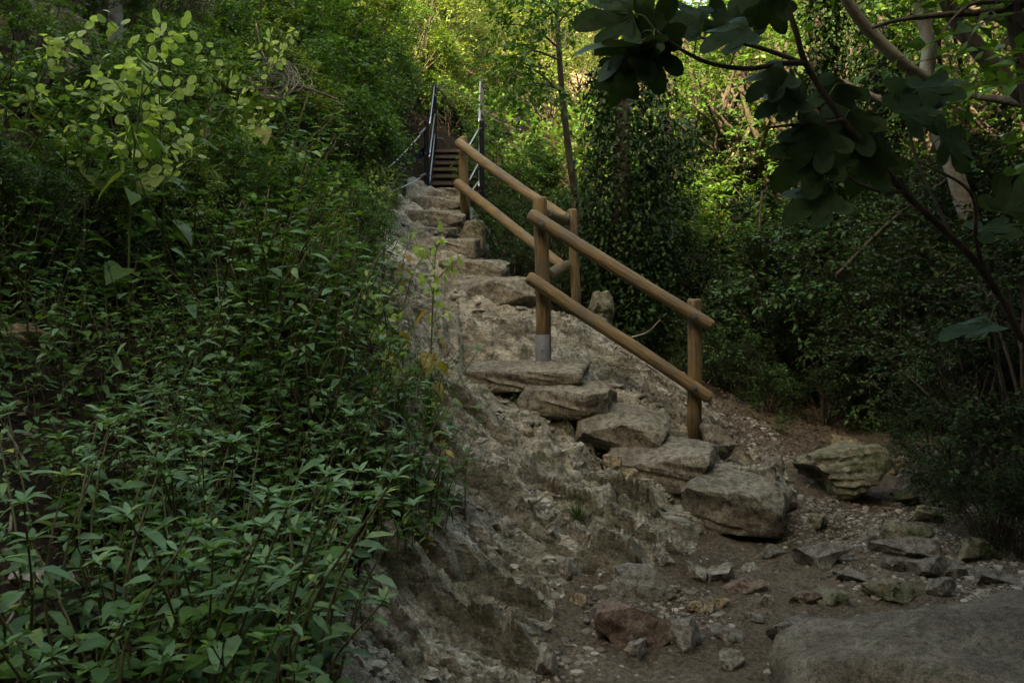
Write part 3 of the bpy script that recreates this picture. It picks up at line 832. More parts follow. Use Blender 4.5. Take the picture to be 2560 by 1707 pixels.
bb = N(nt, 'ShaderNodeBsdfPrincipled', Roughness=.9); nt.links.new(cc, bb.inputs['Base Color']); nt.links.new(bb.outputs[0], out.inputs[0])
tag(mb.build('gravel', gm, smooth=False), 'loose pale gravel scattered over the dirt path', 'gravel', kind='stuff')

# broken chips lying in the joints of the bedrock: uncountable
mb = MB(); _b = bmesh.new(); bmesh.ops.create_icosphere(_b, subdivisions=2, radius=1)
iv2 = np.array([q.co[:] for q in _b.verts]); jf2 = np.array([[q.index for q in f.verts] for f in _b.faces]); _b.free()
xc = rng.uniform(-1.3, 2.1, 14000); yc = rng.uniform(2.9, 10.5, 14000); zc = HT(xc, yc)
a, b = proj(np.stack([xc, yc, zc], -1))
k = inpoly(a, b, ROCK) & (fbm2(xc * 2.2, yc * 2.2, 3, 88) > .02)
xc, yc, zc = xc[k][:2600], yc[k][:2600], zc[k][:2600]
for x_, y_, z_ in zip(xc, yc, zc):
    v = iv2.copy()
    for _ in range(7):
        n_ = norm(rng.normal(size=3)); kk = v @ n_ - rng.uniform(.35, .85); v -= np.where(kk > 0, kk, 0)[:, None] * n_
    s_ = .010 + .038 * rng.random() ** 2.6
    v = v * s_ * np.array([rng.uniform(.9, 1.9), rng.uniform(.6, 1.1), rng.uniform(.35, .7)])
    r_ = np.array(Matrix.Rotation(R(-24) + rng.normal() * .5, 3, 'Z') @ Matrix.Rotation(.35 + rng.normal() * .25, 3, 'X') @ Matrix.Rotation(rng.normal() * .25, 3, 'Y'))
    mb.add(v @ r_.T + [x_, y_, z_ + s_ * .1], jf2.ravel(), np.full(len(jf2), 3))
ch = mb.build('rubble', M['rock'], smooth=True); ch.data.set_sharp_from_angle(angle=R(25))
tag(ch, 'angular chips of limestone scattered over the bedrock slope', 'rubble', kind='stuff')

# leaf litter on earth: uncountable
mb = MB()
x = rng.uniform(-3.2, 3.4, 42000); y = rng.uniform(1.8, 9.0, 42000); z = HT(x, y)
a, b = proj(np.stack([x, y, z], -1))
inr = inpoly(a, b, ROCK); inp = inpoly(a, b, PATH)
pr = np.where(inr, .05, np.where(inp, .04 + .9 * np.clip((y - 6.2) / .8, 0, 1), .55))
k = rng.random(42000) < pr * .8
x, y, z = x[k], y[k], z[k]; n = len(x)
dd = rdir(rng, n) * [1, 1, .35]
add_leaves(mb, MID, np.stack([x, y, z + .012], -1), dd, norm(rng.normal(size=(n, 3)) * .6 + [0, 0, 1]), rng.uniform(.012, .042, n))
tag(mb.build('leaf_litter', M['litter']), 'brown dead leaves littering the earth', 'leaf litter', kind='stuff')

# ------------------------------------------------------------------ timber handrails
def log(name, a, b, r0, r1, parent, mat, post=False, seed=0, groove=None):
    a = np.asarray(a, float); b = np.asarray(b, float); L = float(np.linalg.norm(b - a))
    n = 36; th = np.arange(n) * 2 * math.pi / n
    if post: prof = [(0, 1), (.3, 1), (.6, 1), (.85, 1), (1 - .02 / L, 1), (1 - .006 / L, .95), (1, .82)]
    else: prof = [(0, .72), (.008 / L, .9), (.025 / L, 1)] + [(t, 1) for t in np.linspace(.06, .94, 12)] + [(1 - .025 / L, 1), (1 - .008 / L, .9), (1, .72)]
    rings = []
    for t, k in prof:
        r = (r0 + (r1 - r0) * t) * k
        rr = r * (1 + .018 * vn2(np.cos(th) * 1.3 + seed, t * 6 + np.sin(th) * 1.3, seed))
        if groove is not None and groove[1] <= t <= groove[2]:
            dlt = np.abs((th - groove[0] + math.pi) % (2 * math.pi) - math.pi)
            rr = rr - r * .22 * (dlt < .1)
        wob = .010 * np.array([vn2(t * 3, seed * 1.7, 3), vn2(t * 3, seed * 2.3, 4)]).ravel()
        rings.append(np.stack([rr * np.cos(th) + wob[0], rr * np.sin(th) + wob[1], np.full(n, t * L)], -1))
    v = np.concatenate(rings); m = len(prof)
    k = np.arange(m - 1)[:, None] * n; j = np.arange(n)[None]; j2 = (j + 1) % n
    q = np.stack([k + j, k + j2, k + n + j2, k + n + j], -1).ravel()
    mb = MB(); mb.add(v, list(q) + list(range(n - 1, -1, -1)) + list(range((m - 1) * n, m * n)), [4] * ((m - 1) * n) + [n, n])
    o = mb.build(name, mat, parent)
    d = Vector(b - a).normalized()
    o.rotation_mode = 'QUATERNION'
    o.rotation_quaternion = Vector((0, 0, 1)).rotation_difference(d)
    o.location = Vector(a) - (parent.location if parent else Vector((0, 0, 0)))
    return o

def shoe(post, r, h):
    mb = MB(); n = 32; th = np.arange(n) * 2 * math.pi / n
    v = np.concatenate([np.stack([r * np.cos(th), r * np.sin(th), np.full(n, z)], -1) for z in (-.06, h)] +
                       [np.stack([(r - .006) * np.cos(th), (r - .006) * np.sin(th), np.full(n, h)], -1)])
    k = np.arange(2)[:, None] * n; j = np.arange(n)[None]; j2 = (j + 1) % n
    mb.add(v, np.stack([k + j, k + j2, k + n + j2, k + n + j], -1).ravel(), [4] * (2 * n))
    tube(mb, [(-.012, -r - .006, h * .45), (-.012, -r + .004, h * .45)], .008, 6)
    return mb.build('metal_shoe', M['galv'], post)

def band(parent, c, w=.05, h=.11, t=.012, rz=0.0):
    mb = MB(); box(mb, (0, 0, 0), t, w, h, rz)
    o = mb.build('bracket', M['galv'], parent); o.location = Vector(c) - parent.location
    return o

base = P(1358, 888, 6.6)
near_rail = empty('timber_handrail', base, 'nearer timber handrail with two long round rails running down to the path', 'handrail', 'round timber handrails beside the steps')
a = P(1358, 886, 6.6); b = P(1352, 493, 6.6)
p1_ = log('post', a - [0, 0, .06], b, .057, .055, near_rail, M['timber'], True, 1, (-math.pi / 2 - .15, 0, .62)); shoe(p1_, .0605, .215)
a = P(1735, 1100, 6.32); b = P(1738, 747, 6.32)
log('post', a - [0, 0, .12], b, .054, .053, near_rail, M['timber'], True, 2)
log('rail', P(1322, 536, 6.50), P(1782, 816, 6.20), .052, .044, near_rail, M['timber'], False, 3)
log('rail', P(1320, 692, 6.50), P(1778, 998, 6.20), .050, .046, near_rail, M['timber'], False, 4)
base = P(1162, 560, 10.3)
far_rail = empty('timber_handrail', base, 'farther timber handrail rising to the metal staircase, with short linking logs', 'handrail', 'round timber handrails beside the steps')
log('post', P(1164, 562, 10.3), P(1157, 343, 10.3), .055, .052, far_rail, M['timber'], True, 5)
p2_ = log('post', P(1441, 818, 8.12), P(1433, 523, 8.12), .046, .045, far_rail, M['timber'], True, 6); shoe(p2_, .051, .09)
log('rail', P(1144, 358, 10.18), P(1414, 549, 8.05), .058, .048, far_rail, M['timber'], False, 7)
log('rail', P(1142, 459, 10.18), P(1412, 668, 8.05), .058, .048, far_rail, M['timber'], False, 8)
log('linking_log', P(1368, 537, 6.66), P(1414, 550, 7.98), .042, .044, far_rail, M['timber'], False, 9)
log('linking_log', P(1372, 690, 6.66), P(1416, 662, 7.98), .046, .044, far_rail, M['timber'], False, 10)
band(far_rail, P(1420, 549, 8.03)); band(far_rail, P(1421, 663, 8.03))

def bolt(parent, c, r=.012):
    mb = MB(); tube(mb, [(0, .004, 0), (0, -.010, 0)], r, 8); tube(mb, [(0, .004, 0), (0, -.003, 0)], r * 1.7, 12)
    o = mb.build('bolt', M['galv'], parent, False); o.location = Vector(c) - parent.location
for root_, q in ((near_rail, (1354, 557, 6.43)), (near_rail, (1355, 716, 6.43)), (near_rail, (1738, 790, 6.17)), (near_rail, (1737, 968, 6.17)), (far_rail, (1158, 370, 10.1)), (far_rail, (1161, 473, 10.1))):
    bolt(root_, P(*q))

# ------------------------------------------------------------------ metal staircase
sb = P(1137, 500, 11.0)
stair = empty('metal_staircase', sb, 'narrow steel staircase with open brown timber treads above the stone steps', 'staircase')
def part(mb, name, mat, root, smooth=False):
    o = mb.build(name, mat, root, smooth)
    o.data.transform(Matrix.Translation(-root.location)); o.data.update()
    return o
TR = [(477, 1074, 1197, 11.05), (455, 1077, 1196, 11.45), (437, 1080, 1195.5, 11.85), (420, 1082, 1195, 12.25), (404, 1084.5, 1194, 12.65), (389, 1087, 1193, 13.05), (374, 1088, 1192, 13.45)]
for i, (py, x0, x1, Y) in enumerate(TR):
    a, b = P(x0, py, Y), P(x1, py, Y)
    mb = MB(); box(mb, (a + b) / 2 + [0, .13, -.02], b[0] - a[0], .27, .042)
    part(mb, 'tread', M['tread'], stair)
for xa, xb in ((1071, 1085), (1199, 1194)):
    mb = MB(); beam(mb, P(xa, 497, 10.95) - [0, 0, .05], P(xb, 384, 13.7), .03, .16); part(mb, 'stringer', M['darksteel'], stair)
PO = {}
for k, px0, pyb, pyt, Y, w in (('lb', 1068, 512, 305, 10.95, .065), ('rb', 1205, 572, 303, 10.92, .065), ('lt', 1087, 390, 208, 13.5, .07), ('rt', 1204.5, 390, 199, 13.45, .075)):
    a, b = P(px0, pyb, Y), P(px0, pyt, Y)
    b[0] = a[0]
    mb = MB(); box(mb, (a + b) / 2, w, w, b[2] - a[2])
    o = part(mb, 'post', M['darksteel'], stair)
    PO[k] = (a, b)
    mb = MB()
    for f in (.12, .35, .62, .93):
        z = a[2] + (b[2] - a[2]) * f
        tube(mb, [(a[0] - .012, a[1] - w / 2 - .012, z), (a[0] - .012, a[1] - w / 2 + .002, z)], .009, 6)
        tube(mb, [(a[0] + w / 2 - .002, a[1] - .01, z), (a[0] + w / 2 + .014, a[1] - .01, z)], .009, 6)
    bo = mb.build('bolts', M['galv'], None, False); bo.data.transform(Matrix.Translation(-stair.location)); bo.parent = o
def ln(root, name, a, b, r, mat, sag=0.0, k=8):
    t = np.linspace(0, 1, k)[:, None]
    p = np.asarray(a) * (1 - t) + np.asarray(b) * t
    p[:, 2] -= sag * 4 * (t * (1 - t))[:, 0]
    mb = MB(); tube(mb, p, r, 8); return part(mb, name, mat, root, True)
for a, b in ((P(1074, 310, 10.9), P(1086, 214, 13.42)), (P(1073, 392, 10.9), P(1087, 285, 13.42)), (P(1072, 470, 10.9), P(1087, 336, 13.42)),
             (P(1197, 305, 10.88), P(1200, 205, 13.37)), (P(1198, 388, 10.88), P(1200, 278, 13.37)), (P(1197.5, 466, 10.88), P(1200, 332, 13.37))):
    ln(stair, 'handrail', a, b, .0095, M['silver'])
for a, b in ((P(1197, 322, 10.85), P(1172, 366, 10.4)), (P(1195, 410, 10.85), P(1173, 452, 10.4)), (P(1195, 455, 10.85), P(1178, 480, 10.4))):
    ln(stair, 'cable', a, b, .009, M['wire'])

# ------------------------------------------------------------------ wire rope fences
def cable_fence(label, posts, levels, start, w=.055):
    g = P(*posts[0][:1], posts[0][2], posts[0][3])
    root = empty('cable_fence', g, label, 'fence', 'steel cable fences at the top of the stairs')
    prev = start
    for px, pt, pb, Y in posts:
        a, b = P(px, pb, Y), P(px, pt, Y); b[0] = a[0]
        mb = MB(); box(mb, (a + b) / 2, w, w, b[2] - a[2]); po = part(mb, 'post', M['darksteel'], root)
        mb = MB()
        for f in levels: tube(mb, [b - [w / 2 + .03, w / 2, (b[2] - a[2]) * f], b + [w / 2 + .03, -w / 2, 0] - [0, 0, (b[2] - a[2]) * f]], .014, 6)
        bo = mb.build('fittings', M['galv'], None, False); bo.data.transform(Matrix.Translation(-root.location)); bo.parent = po
        for f in levels:
            s = prev[1] + (prev[0] - prev[1]) * f; e = b + (a - b) * f
            ln(root, 'cable', s, e, .008, M['wire'], .03)
            d = (e - s)
            ln(root, 'turnbuckle', s + d * .04, s + d * .16, .015, M['galv'])
        prev = (a, b)
    return root
cable_fence('nearer line of dark posts and wire ropes going right from the stair top', [(1298, 266, 408, 16.2), (1367, 319, 446, 18.0), (1432, 372, 470, 19.8)], (.03, .42, .75), PO['rt'])
cable_fence('farther line of thin dark posts and wire ropes behind the stair top', [(1190, 280, 380, 16.2), (1272, 326, 410, 18.4), (1335, 367, 440, 20.5)], (.03, .42, .75), PO['lt'])
lf = cable_fence('short cable fence dropping left from the foot of the metal staircase', [(948, 436, 520, 9.9)], (.06, .62), PO['lb'])
mb = MB(); beam(mb, P(1062, 377, 11.0), P(975, 430, 10.2), .03, .11); part(mb, 'brace', M['darksteel'], lf)

# ------------------------------------------------------------------ plant makers
def spray_leaves(mb, rng, s, d, L, n, tm, size, droop=.25, spread=.9, jit=.3, wide=1.0, tip=True, stem=None, stem_r=.0025):
    K = len(s); L = np.broadcast_to(L, (K,))
    t = np.linspace(.12, 1, n)[None, :, None]
    dn = np.array([0, 0, -1.0])
    p = s[:, None] + d[:, None] * L[:, None, None] * t + dn * droop * L[:, None, None] * t ** 2
    tn = norm(d[:, None] + dn * 2 * droop * t)
    side = norm(np.cross(tn, [0, 0, 1.0]) + .15 * rng.normal(size=(K, n, 3)))
    sg = np.where((np.arange(n) % 2) == 0, 1, -1)[None, :, None] * np.where(rng.random((K, 1, 1)) < .5, 1, -1)
    ld = tn * .55 + side * sg * spread + jit * rng.normal(size=(K, n, 3))
    if tip: ld[:, -1] = tn[:, -1]
    up = np.array([0, 0, 1.0]) + .45 * rng.normal(size=(K, n, 3))
    sz = size * rng.uniform(.6, 1.25, (K, n)) * (1 - .25 * np.abs(t[..., 0] - .5) * 2)
    add_leaves(mb, tm, p.reshape(-1, 3), ld.reshape(-1, 3), up.reshape(-1, 3), sz.ravel(), wide)
    if stem is not None:
        for i in range(K):
            q = s[i] + d[i] * L[i] * np.linspace(0, 1, 4)[:, None] + dn * droop * L[i] * (np.linspace(0, 1, 4)[:, None]) ** 2
            tube(stem, q, np.linspace(stem_r, stem_r * .4, 4), 3, False)

def lumps(rng, nl, H, W, base, env=.7, fill=.55):
    u = rng.random(nl) ** .8; th = rng.random(nl) * 2 * math.pi
    r = W / 2 * np.sin(math.pi * (.14 + .80 * u)) ** env * np.sqrt(fill * rng.random(nl) + (1 - fill))
    return np.stack([r * np.cos(th), r * np.sin(th), H * (base + (1 - base) * u)], -1)

def bush(seed, H, W, nl, ns, nleaf, tm, size, L, mat, droop=.25, base=.12, env=.7, stemmat=None, twig=True, wide=1.0, stems=5, up=.35, trunk=0.0):
    rng = np.random.default_rng(seed)
    c = lumps(rng, nl, H, W, base, env)
    st = MB(); fo = MB()
    sc = rng.uniform(.6, 1.25, nl)
    for i in range(nl):
        o = c[i] - [0, 0, H * .4]; o = o / (np.linalg.norm(o) + 1e-6)
        k = max(4, int(ns * sc[i]))
        d = norm(rdir(rng, k) + .75 * o + np.array([0, 0, up]))
        s = c[i] + rng.normal(size=(k, 3)) * L * .25
        spray_leaves(fo, rng, s, d, L * rng.uniform(.6, 1.3, k), nleaf, tm, size, droop, wide=wide, stem=st if twig else None)
    for i in range(nl):
        if trunk:
            z0 = trunk * H * rng.uniform(.5, 1); s0 = np.array([0, 0, z0])
        else:
            a = rng.random() * 6.28; s0 = np.array([math.cos(a), math.sin(a), 0]) * .07 * W
        mid = (s0 + c[i]) / 2 + rng.normal(size=3) * .06 * H * np.array([1, 1, .3]) + np.array([c[i][0], c[i][1], 0]) * -.12
        tube(st, smooth_path([s0, mid, c[i]], 4), np.linspace(.012 * H if not trunk else .014 * H, .003 * H, 9), 5, False)
    if trunk:
        tube(st, smooth_path([(0, 0, -.15), (.03 * H, .01, H * .25), (-.02 * H, .02, H * .5), (0, 0, H * .8)], 5), np.linspace(.028 * H, .007 * H, 16), 8)
    return fo.mesh('foliage', mat), st.mesh('stems', stemmat or M['brownbark'])

def put(proto, names, loc, rz, sc, name, label, cat, group=None, mat=None, tilt=0.0):
    e = empty(name, loc, label, cat, group, rz, sc)
    if tilt: e.rotation_euler = (tilt * math.cos(rz * 3), tilt * math.sin(rz * 3), rz)
    flat = []
    for me, n in zip(proto, names): flat += [(q, n) for q in me] if isinstance(me, list) else [(me, n)]
    for me, n in flat:
        o = bpy.data.objects.new(n, me); col.objects.link(o); o.parent = e
        if mat and n == 'foliage':
            o.material_slots[0].link = 'OBJECT'; o.material_slots[0].material = mat
    return e

def herb(seed, leafmat, nst=5, hmin=.3, hmax=.6, lsize=.07, wide=1.0, gap=.032, lean=.55, tm=LANCE):
    rng = np.random.default_rng(seed)
    fo, st = MB(), MB()
    for k in range(nst):
        a = rng.random() * 6.28; h = rng.uniform(hmin, hmax)
        s = np.array([math.cos(a), math.sin(a), 0]) * rng.uniform(.01, .16)
        e = s + np.array([math.cos(a) * lean * h * rng.uniform(.2, 1.3), math.sin(a) * lean * h * rng.uniform(.2, 1.3), h])
        m = (s + e) / 2 + np.array([math.cos(a), math.sin(a), 0]) * h * -.10 + rng.normal(size=3) * h * .05
        p = smooth_path([s - [0, 0, .05], m, e], 5)
        tube(st, p, np.linspace(.0042, .0016, len(p)), 5, False)
        n = int(h * .82 / gap)
        t = np.linspace(.2, 1, n)
        q = np.stack([np.interp(t, np.linspace(0, 1, len(p)), p[:, i]) for i in range(3)], -1)
        ph = a + np.arange(n) * 2.4 + rng.normal(size=n) * .25
        el = np.interp(t, [0, .75, 1], [-.18, .08, .55]) + rng.normal(size=n) * .16
        d = np.stack([np.cos(ph) * np.cos(el), np.sin(ph) * np.cos(el), np.sin(el)], -1)
        size = lsize * np.interp(t, [0, .45, .8, 1], [.75, 1.15, .85, .5]) * rng.uniform(.75, 1.2, n)
        pet = d * .012
        add_leaves(fo, tm, q + pet, d, np.array([0, 0, 1.0]) + .22 * rng.normal(size=(n, 3)), size, wide * rng.uniform(.85, 1.2, n))
        # little leaves in the axils and a tuft at the tip
        k2 = n * 2
        j = rng.integers(0, n, k2)
        add_leaves(fo, TINY, q[j] + rng.normal(size=(k2, 3)) * .004, rdir(rng, k2) + [0, 0, .5], rdir(rng, k2), .016 * rng.uniform(.5, 1.3, k2))
        k3 = 6; pa = rng.random() * 6.28 + np.arange(k3) * 1.05
        d3 = np.stack([np.cos(pa), np.sin(pa), rng.uniform(.3, .9, k3)], -1)
        add_leaves(fo, tm, np.repeat(q[-1:], k3, 0), d3, [0, 0, 1.0], lsize * .62 * rng.uniform(.6, 1.1, k3), wide)
    return fo.mesh('foliage', leafmat), st.mesh('stems', M['redstem'])

def honesty(seed, h=.9, nbr=7, pods=9, leaves=9, lsize=.13, yellow=False):
    rng = np.random.default_rng(seed)
    pod, lf, st = [], MB(), MB()
    la = rng.random() * 6.28
    top = np.array([math.cos(la) * .18, math.sin(la) * .18, h])
    p = smooth_path([(0, 0, -.05), top * [.3, .3, .5], top], 6)
    tube(st, p, np.linspace(.007, .003, len(p)), 6, False)
    for b in range(nbr):
        t = .5 + .5 * b / (nbr - 1)
        s = np.array([np.interp(t, np.linspace(0, 1, len(p)), p[:, i]) for i in range(3)])
        a = b * 2.4 + rng.normal() * .3
        L = rng.uniform(.18, .34) * h
        d = norm(np.array([math.cos(a), math.sin(a), rng.uniform(.5, 1.1)]))
        q = s + d * np.linspace(0, 1, 7)[:, None] * L + np.array([0, 0, -.10]) * L * (np.linspace(0, 1, 7)[:, None]) ** 2
        tube(st, q, np.linspace(.003, .0014, 7), 4, False)
        tt = np.linspace(.25, 1, pods)
        pp = np.stack([np.interp(tt, np.linspace(0, 1, 7), q[:, i]) for i in range(3)], -1)
        dd = norm(rdir(rng, pods) * [1, 1, .5] + d * .5)
        e = pp + dd * .026
        for i in range(pods): tube(st, [pp[i], e[i]], .0009, 3, False)
        pd, pu = norm(dd + [0, 0, -.35]), rdir(rng, pods)
        for i in range(pods):
            m1 = MB(); add_leaves(m1, DISC, e[i:i + 1], pd[i:i + 1], pu[i:i + 1], rng.uniform(.038, .052), rng.uniform(.75, .95)); pod.append(m1.mesh('seed_pod', M['pod']))
    n = leaves
    t = rng.uniform(.12, .72, n)
    s = np.stack([np.interp(t, np.linspace(0, 1, len(p)), p[:, i]) for i in range(3)], -1)
    a = np.arange(n) * 2.4
    d = np.stack([np.cos(a), np.sin(a), rng.uniform(-.1, .3, n)], -1)
    for i in range(n): tube(st, [s[i], s[i] + d[i] * .05], .0018, 4, False)
    add_leaves(lf, HEART, s + d * .05, norm(d + [0, 0, -.55]), np.array([0, 0, 1.0]) + .3 * rng.normal(size=(n, 3)), lsize * rng.uniform(.6, 1.1, n))
    return pod, lf.mesh('foliage', M['yellowleaf'] if yellow else M['honestyleaf']), st.mesh('stems', M['stem'])

def tuft(seed, n=90, h=.28, spread=.5, w=.05):
    rng = np.random.default_rng(seed)
    mb = MB()
    for k in range(n):
        a = rng.random() * 6.28; L = h * rng.uniform(.5, 1.2); o = rng.uniform(0, spread)
        s = np.array([math.cos(a), math.sin(a), 0]) * rng.uniform(0, .035)
        t = np.linspace(0, 1, 6)[:, None]
        q = s + np.array([math.cos(a) * o, math.sin(a) * o, 1]) * L * t + np.array([math.cos(a) * o, math.sin(a) * o, -1.1 * o]) * L * .8 * t ** 2
        sd = np.array([-math.sin(a), math.cos(a), 0]) * .0016 * (1 - t ** 2)
        v = np.concatenate([q - sd, q + sd])
        i = np.arange(5)
        mb.add(v, np.stack([i, i + 6, i + 7, i + 1], -1), np.full(5, 4))
    return mb

# ------------------------------------------------------------------ prototypes
HB = [herb(10 + i, M['herb'], nst=[7, 8, 9, 8, 7, 9, 8, 6][i], hmin=.2, hmax=.5, lsize=[.074, .064, .07, .08, .06, .068, .062, .082][i]) for i in range(8)]
HB3 = [herb(50 + i, M['mid'], nst=7, hmin=.2, hmax=.5, lsize=.05, wide=1.1, gap=.028, lean=.5, tm=OVATE) for i in range(3)]
HB2 = [herb(40 + i, M['herb2'], nst=6, hmin=.12, hmax=.32, lsize=.055, wide=1.5, gap=.03, lean=.7, tm=MID) for i in range(4)]
BX = [bush(60 + i, 1.25, 1.3, 30, 30, 13, TINY, .034, .22, M['box'], droop=.12, base=.05) for i in range(3)]
MD = [bush(70 + i, 1.4, 1.5, 28, 20, 10, MID, .06, .28, M['mid'], droop=.3, base=.05) for i in range(3)]
LM = [bush(80 + i, 1.5, 1.6, 30, 22, 11, OVATE if i == 0 else MID, .05, .28, M['lime'], droop=.2, base=.05) for i in range(3)]
FN = [bush(90 + i, 1.5, 1.7, 34, 30, 14, NARROW, .055, .3, M['fine'], droop=.05, base=.05, up=.7, stemmat=M['stem']) for i in range(2)]
TR_ = [bush(100 + i, 5.0, 4.2, 46, 20, 11, MID, .095, .62, M['lime'], droop=.2, base=.35, trunk=.45, stemmat=M['brownbark']) for i in range(2)]
TD_ = [bush(110 + i, 5.0, 3.8, 46, 22, 12, TINY, .085, .6, M['mid'], droop=.2, base=.3, trunk=.4, stemmat=M['bark']) for i in range(2)]
HN = [honesty(120, .95, 9, 10, 9), honesty(121, .7, 8, 10, 7), honesty(122, .55, 6, 8, 6, .11, True)]

# ------------------------------------------------------------------ herbs on the left bank
BANK = [(-1200, 560), (0, 520), (300, 470), (560, 450), (800, 420), (925, 480), (950, 560), (925, 640), (965, 760), (1030, 900), (1085, 1040), (1120, 1180), (1110, 1300), (1060, 1420), (960, 1480), (850, 1520), (860, 1720), (900, 2200), (-1200, 2600)]
HOLE = [(-1200, 1060), (40, 1060), (90, 1120), (70, 1180), (110, 1320), (230, 1400), (250, 1560), (60, 1640), (-1200, 1700)]
rng = np.random.default_rng(21)
pts = []
cand = np.stack([rng.uniform(-5, .2, 9000), rng.uniform(1.75, 8.6, 9000)], -1)
cz = HT(cand[:, 0], cand[:, 1]); ca, cb_ = proj(np.c_[cand, cz])
ok = inpoly(ca, cb_, BANK) & ~inpoly(ca, cb_, HOLE) & (ca > -160) & ~((ca > 930) & (cb_ > 1430)) & ~((ca > 700) & (cb_ > 1640))
for (x, y), z, a, b, o in zip(cand, cz, ca, cb_, ok):
    if not o or (vn2(x * 1.7, y * 1.7, 23) < -.40 and y < 4.9 and b > 1020): continue
    m = .085 + .0125 * y
    if any((x - q[0]) ** 2 + (y - q[1]) ** 2 < m * m for q in pts): continue
    pts.append((x, y, z, a, b))
pts.sort(key=lambda q: q[1])
zones = [(lambda a, b: b > 1250 and a < 420, 'leafy pellitory plant in the lower left corner by the bare earth'),
         (lambda a, b: b > 1250, 'leafy pellitory plant at the bottom of the bank beside the bedrock'),
         (lambda a, b: a > 760, 'leafy pellitory plant along the upper edge of the bedrock slope'),
         (lambda a, b: a < 380, 'leafy pellitory plant on the bank near the left edge of the photo'),
         (lambda a, b: b < 760, 'small leafy pellitory plant high on the bank under the shrubs'),
         (lambda a, b: True, 'leafy pellitory plant in the dense patch in the middle of the bank')]
for i, (x, y, z, a, b) in enumerate(pts[:298]):
    low = vn2(x * 1.1, y * 1.1, 33) > .32
    rr = rng.random()
    pr = HB2[i % 4] if (low or rr < .20) else HB3[i % 3] if (rr < .46 or vn2(x * .9, y * .9, 71) > .42) else HB[i % 8]
    lab = next(l for f, l in zones if f(a, b))
    if low or pr in HB2: lab = lab.replace('leafy pellitory plant', 'low dark broad leaved herb')
    if pr in HB3: lab = lab.replace('leafy pellitory plant', 'bright small leaved herb')
    s = min(rng.choice([.6, .8, .95, 1.05, 1.25, 1.4]), 1.4 if y > 3.6 else 1.0) * (1 + .5 * float(vn2(x * 1.3, y * 1.3, 55)[()])) * (1.2 if 250 < a < 800 and 620 < b < 1250 else 1.0) * (.8 if a > 860 and b > 700 else .85 if a > 700 else 1.0)
    put(pr, ('foliage', 'stems'), (x, y, z - .01), rng.random() * 6.28, (s, s, s * rng.uniform(.85, 1.2)), 'herb_plant', lab, 'plant', lab.replace('plant', 'plants') if 'plant' in lab else lab + 's')

# low ground cover between the herbs: uncountable
x = rng.uniform(-5.5, .2, 26000); y = rng.uniform(1.8, 11, 26000); z = HT(x, y); a, b = proj(np.stack([x, y, z], -1))
BK2 = [(-1200, 100), (300, 60), (800, 60), (1000, 400)] + BANK[5:]
k = inpoly(a, b, BK2) & (~inpoly(a, b, HOLE) | (rng.random(26000) < .12)) & (fbm2(x * 1.7, y * 1.7, 3, 19) > -.55)
x, y, z = x[k], y[k], z[k]; n = len(x)
mb = MB()
hh = rng.random(n) ** 1.5 * .22
add_leaves(mb, MID, np.stack([x, y, z + hh], -1), rdir(rng, n) * [1, 1, .35], np.array([0, 0, 1.0]) + .4 * rng.normal(size=(n, 3)), rng.uniform(.025, .065, n), 1.2)
tag(mb.build('ground_cover', M['herb2']), 'low mixed leaves covering the earth between the taller herbs', 'ground cover', kind='stuff')

# honesty plants: px,py where the pod head shows, Y, proto, scale, label
def honest(px, py, Y, k, s, rz, lab):
    top = P(px, py, Y)
    h = [.95, .7, .55][k]
    g = ht(top[0], top[1])
    sc = max((top[2] - g) / h, .3)
    sxy = min(sc, s)
    put(HN[k], ('seed_pod', 'foliage', 'stems'), (top[0], top[1], g), rz, (sxy, sxy, sc), 'honesty_plant', lab, 'plant', 'honesty plants with round seed pods')
honest(300, 130, 3.9, 0, 1.05, .4, 'tall honesty plant with many round pale pods at upper left')
honest(190, 190, 4.0, 0, .95, 2.2, 'honesty plant with big toothed leaves under its round pods at upper left')
honest(400, 210, 4.3, 1, 1.1, 1.1, 'honesty plant with pods between the tall one and the dead branches')
honest(20, 110, 4.2, 1, 1.1, 3.0, 'honesty plant with pods cut by the left edge of the photo')
honest(630, 100, 6.2, 0, 1.0, 1.9, 'slender honesty plant with yellowish top below the dead branches')
honest(600, 200, 6.0, 1, 1.1, .2, 'honesty plant with small pods beside the slender yellowish one')
honest(560, 330, 5.6, 1, 1.0, 2.7, 'leafy honesty plant left of the slender yellowish one')
honest(720, 380, 6.6, 1, 1.1, 4.0, 'bright honesty plant in the middle of the upper bank')
honest(975, 415, 8.6, 1, 1.0, 5.0, 'bright honesty plant beside the foot of the metal staircase')
honest(930, 470, 8.0, 1, 1.0, .9, 'honesty plant leaning over the top of the bedrock slope')
honest(1075, 640, 5.6, 2, 1.0, 6.1, 'honesty plant with pods hanging in front of the bedrock slope')
honest(1000, 730, 5.4, 2, 1.0, 3.6, 'honesty plant with large yellow leaves at the edge of the bedrock')
honest(930, 900, 4.7, 2, .9, 1.4, 'withered honesty plant with brown curled leaves by the grass tuft')
honest(1060, 1330, 3.9, 2, .8, 2.5, 'low honesty plant hanging onto the bedrock at the bottom')
honest(1000, 590, 7.2, 2, .9, 2.0, 'yellowish honesty sprig at the upper left edge of the bedrock')
honest(985, 820, 5.3, 2, .9, 4.4, 'yellow leaved honesty sprig beside the middle of the bedrock')
honest(1110, 1010, 4.9, 2, .7, 5.2, 'small honesty sprig leaning over the bedrock by the grass tuft')
honest(790, 480, 6.3, 2, 1.0, .3, 'yellowing honesty plant right of the middle of the upper bank')

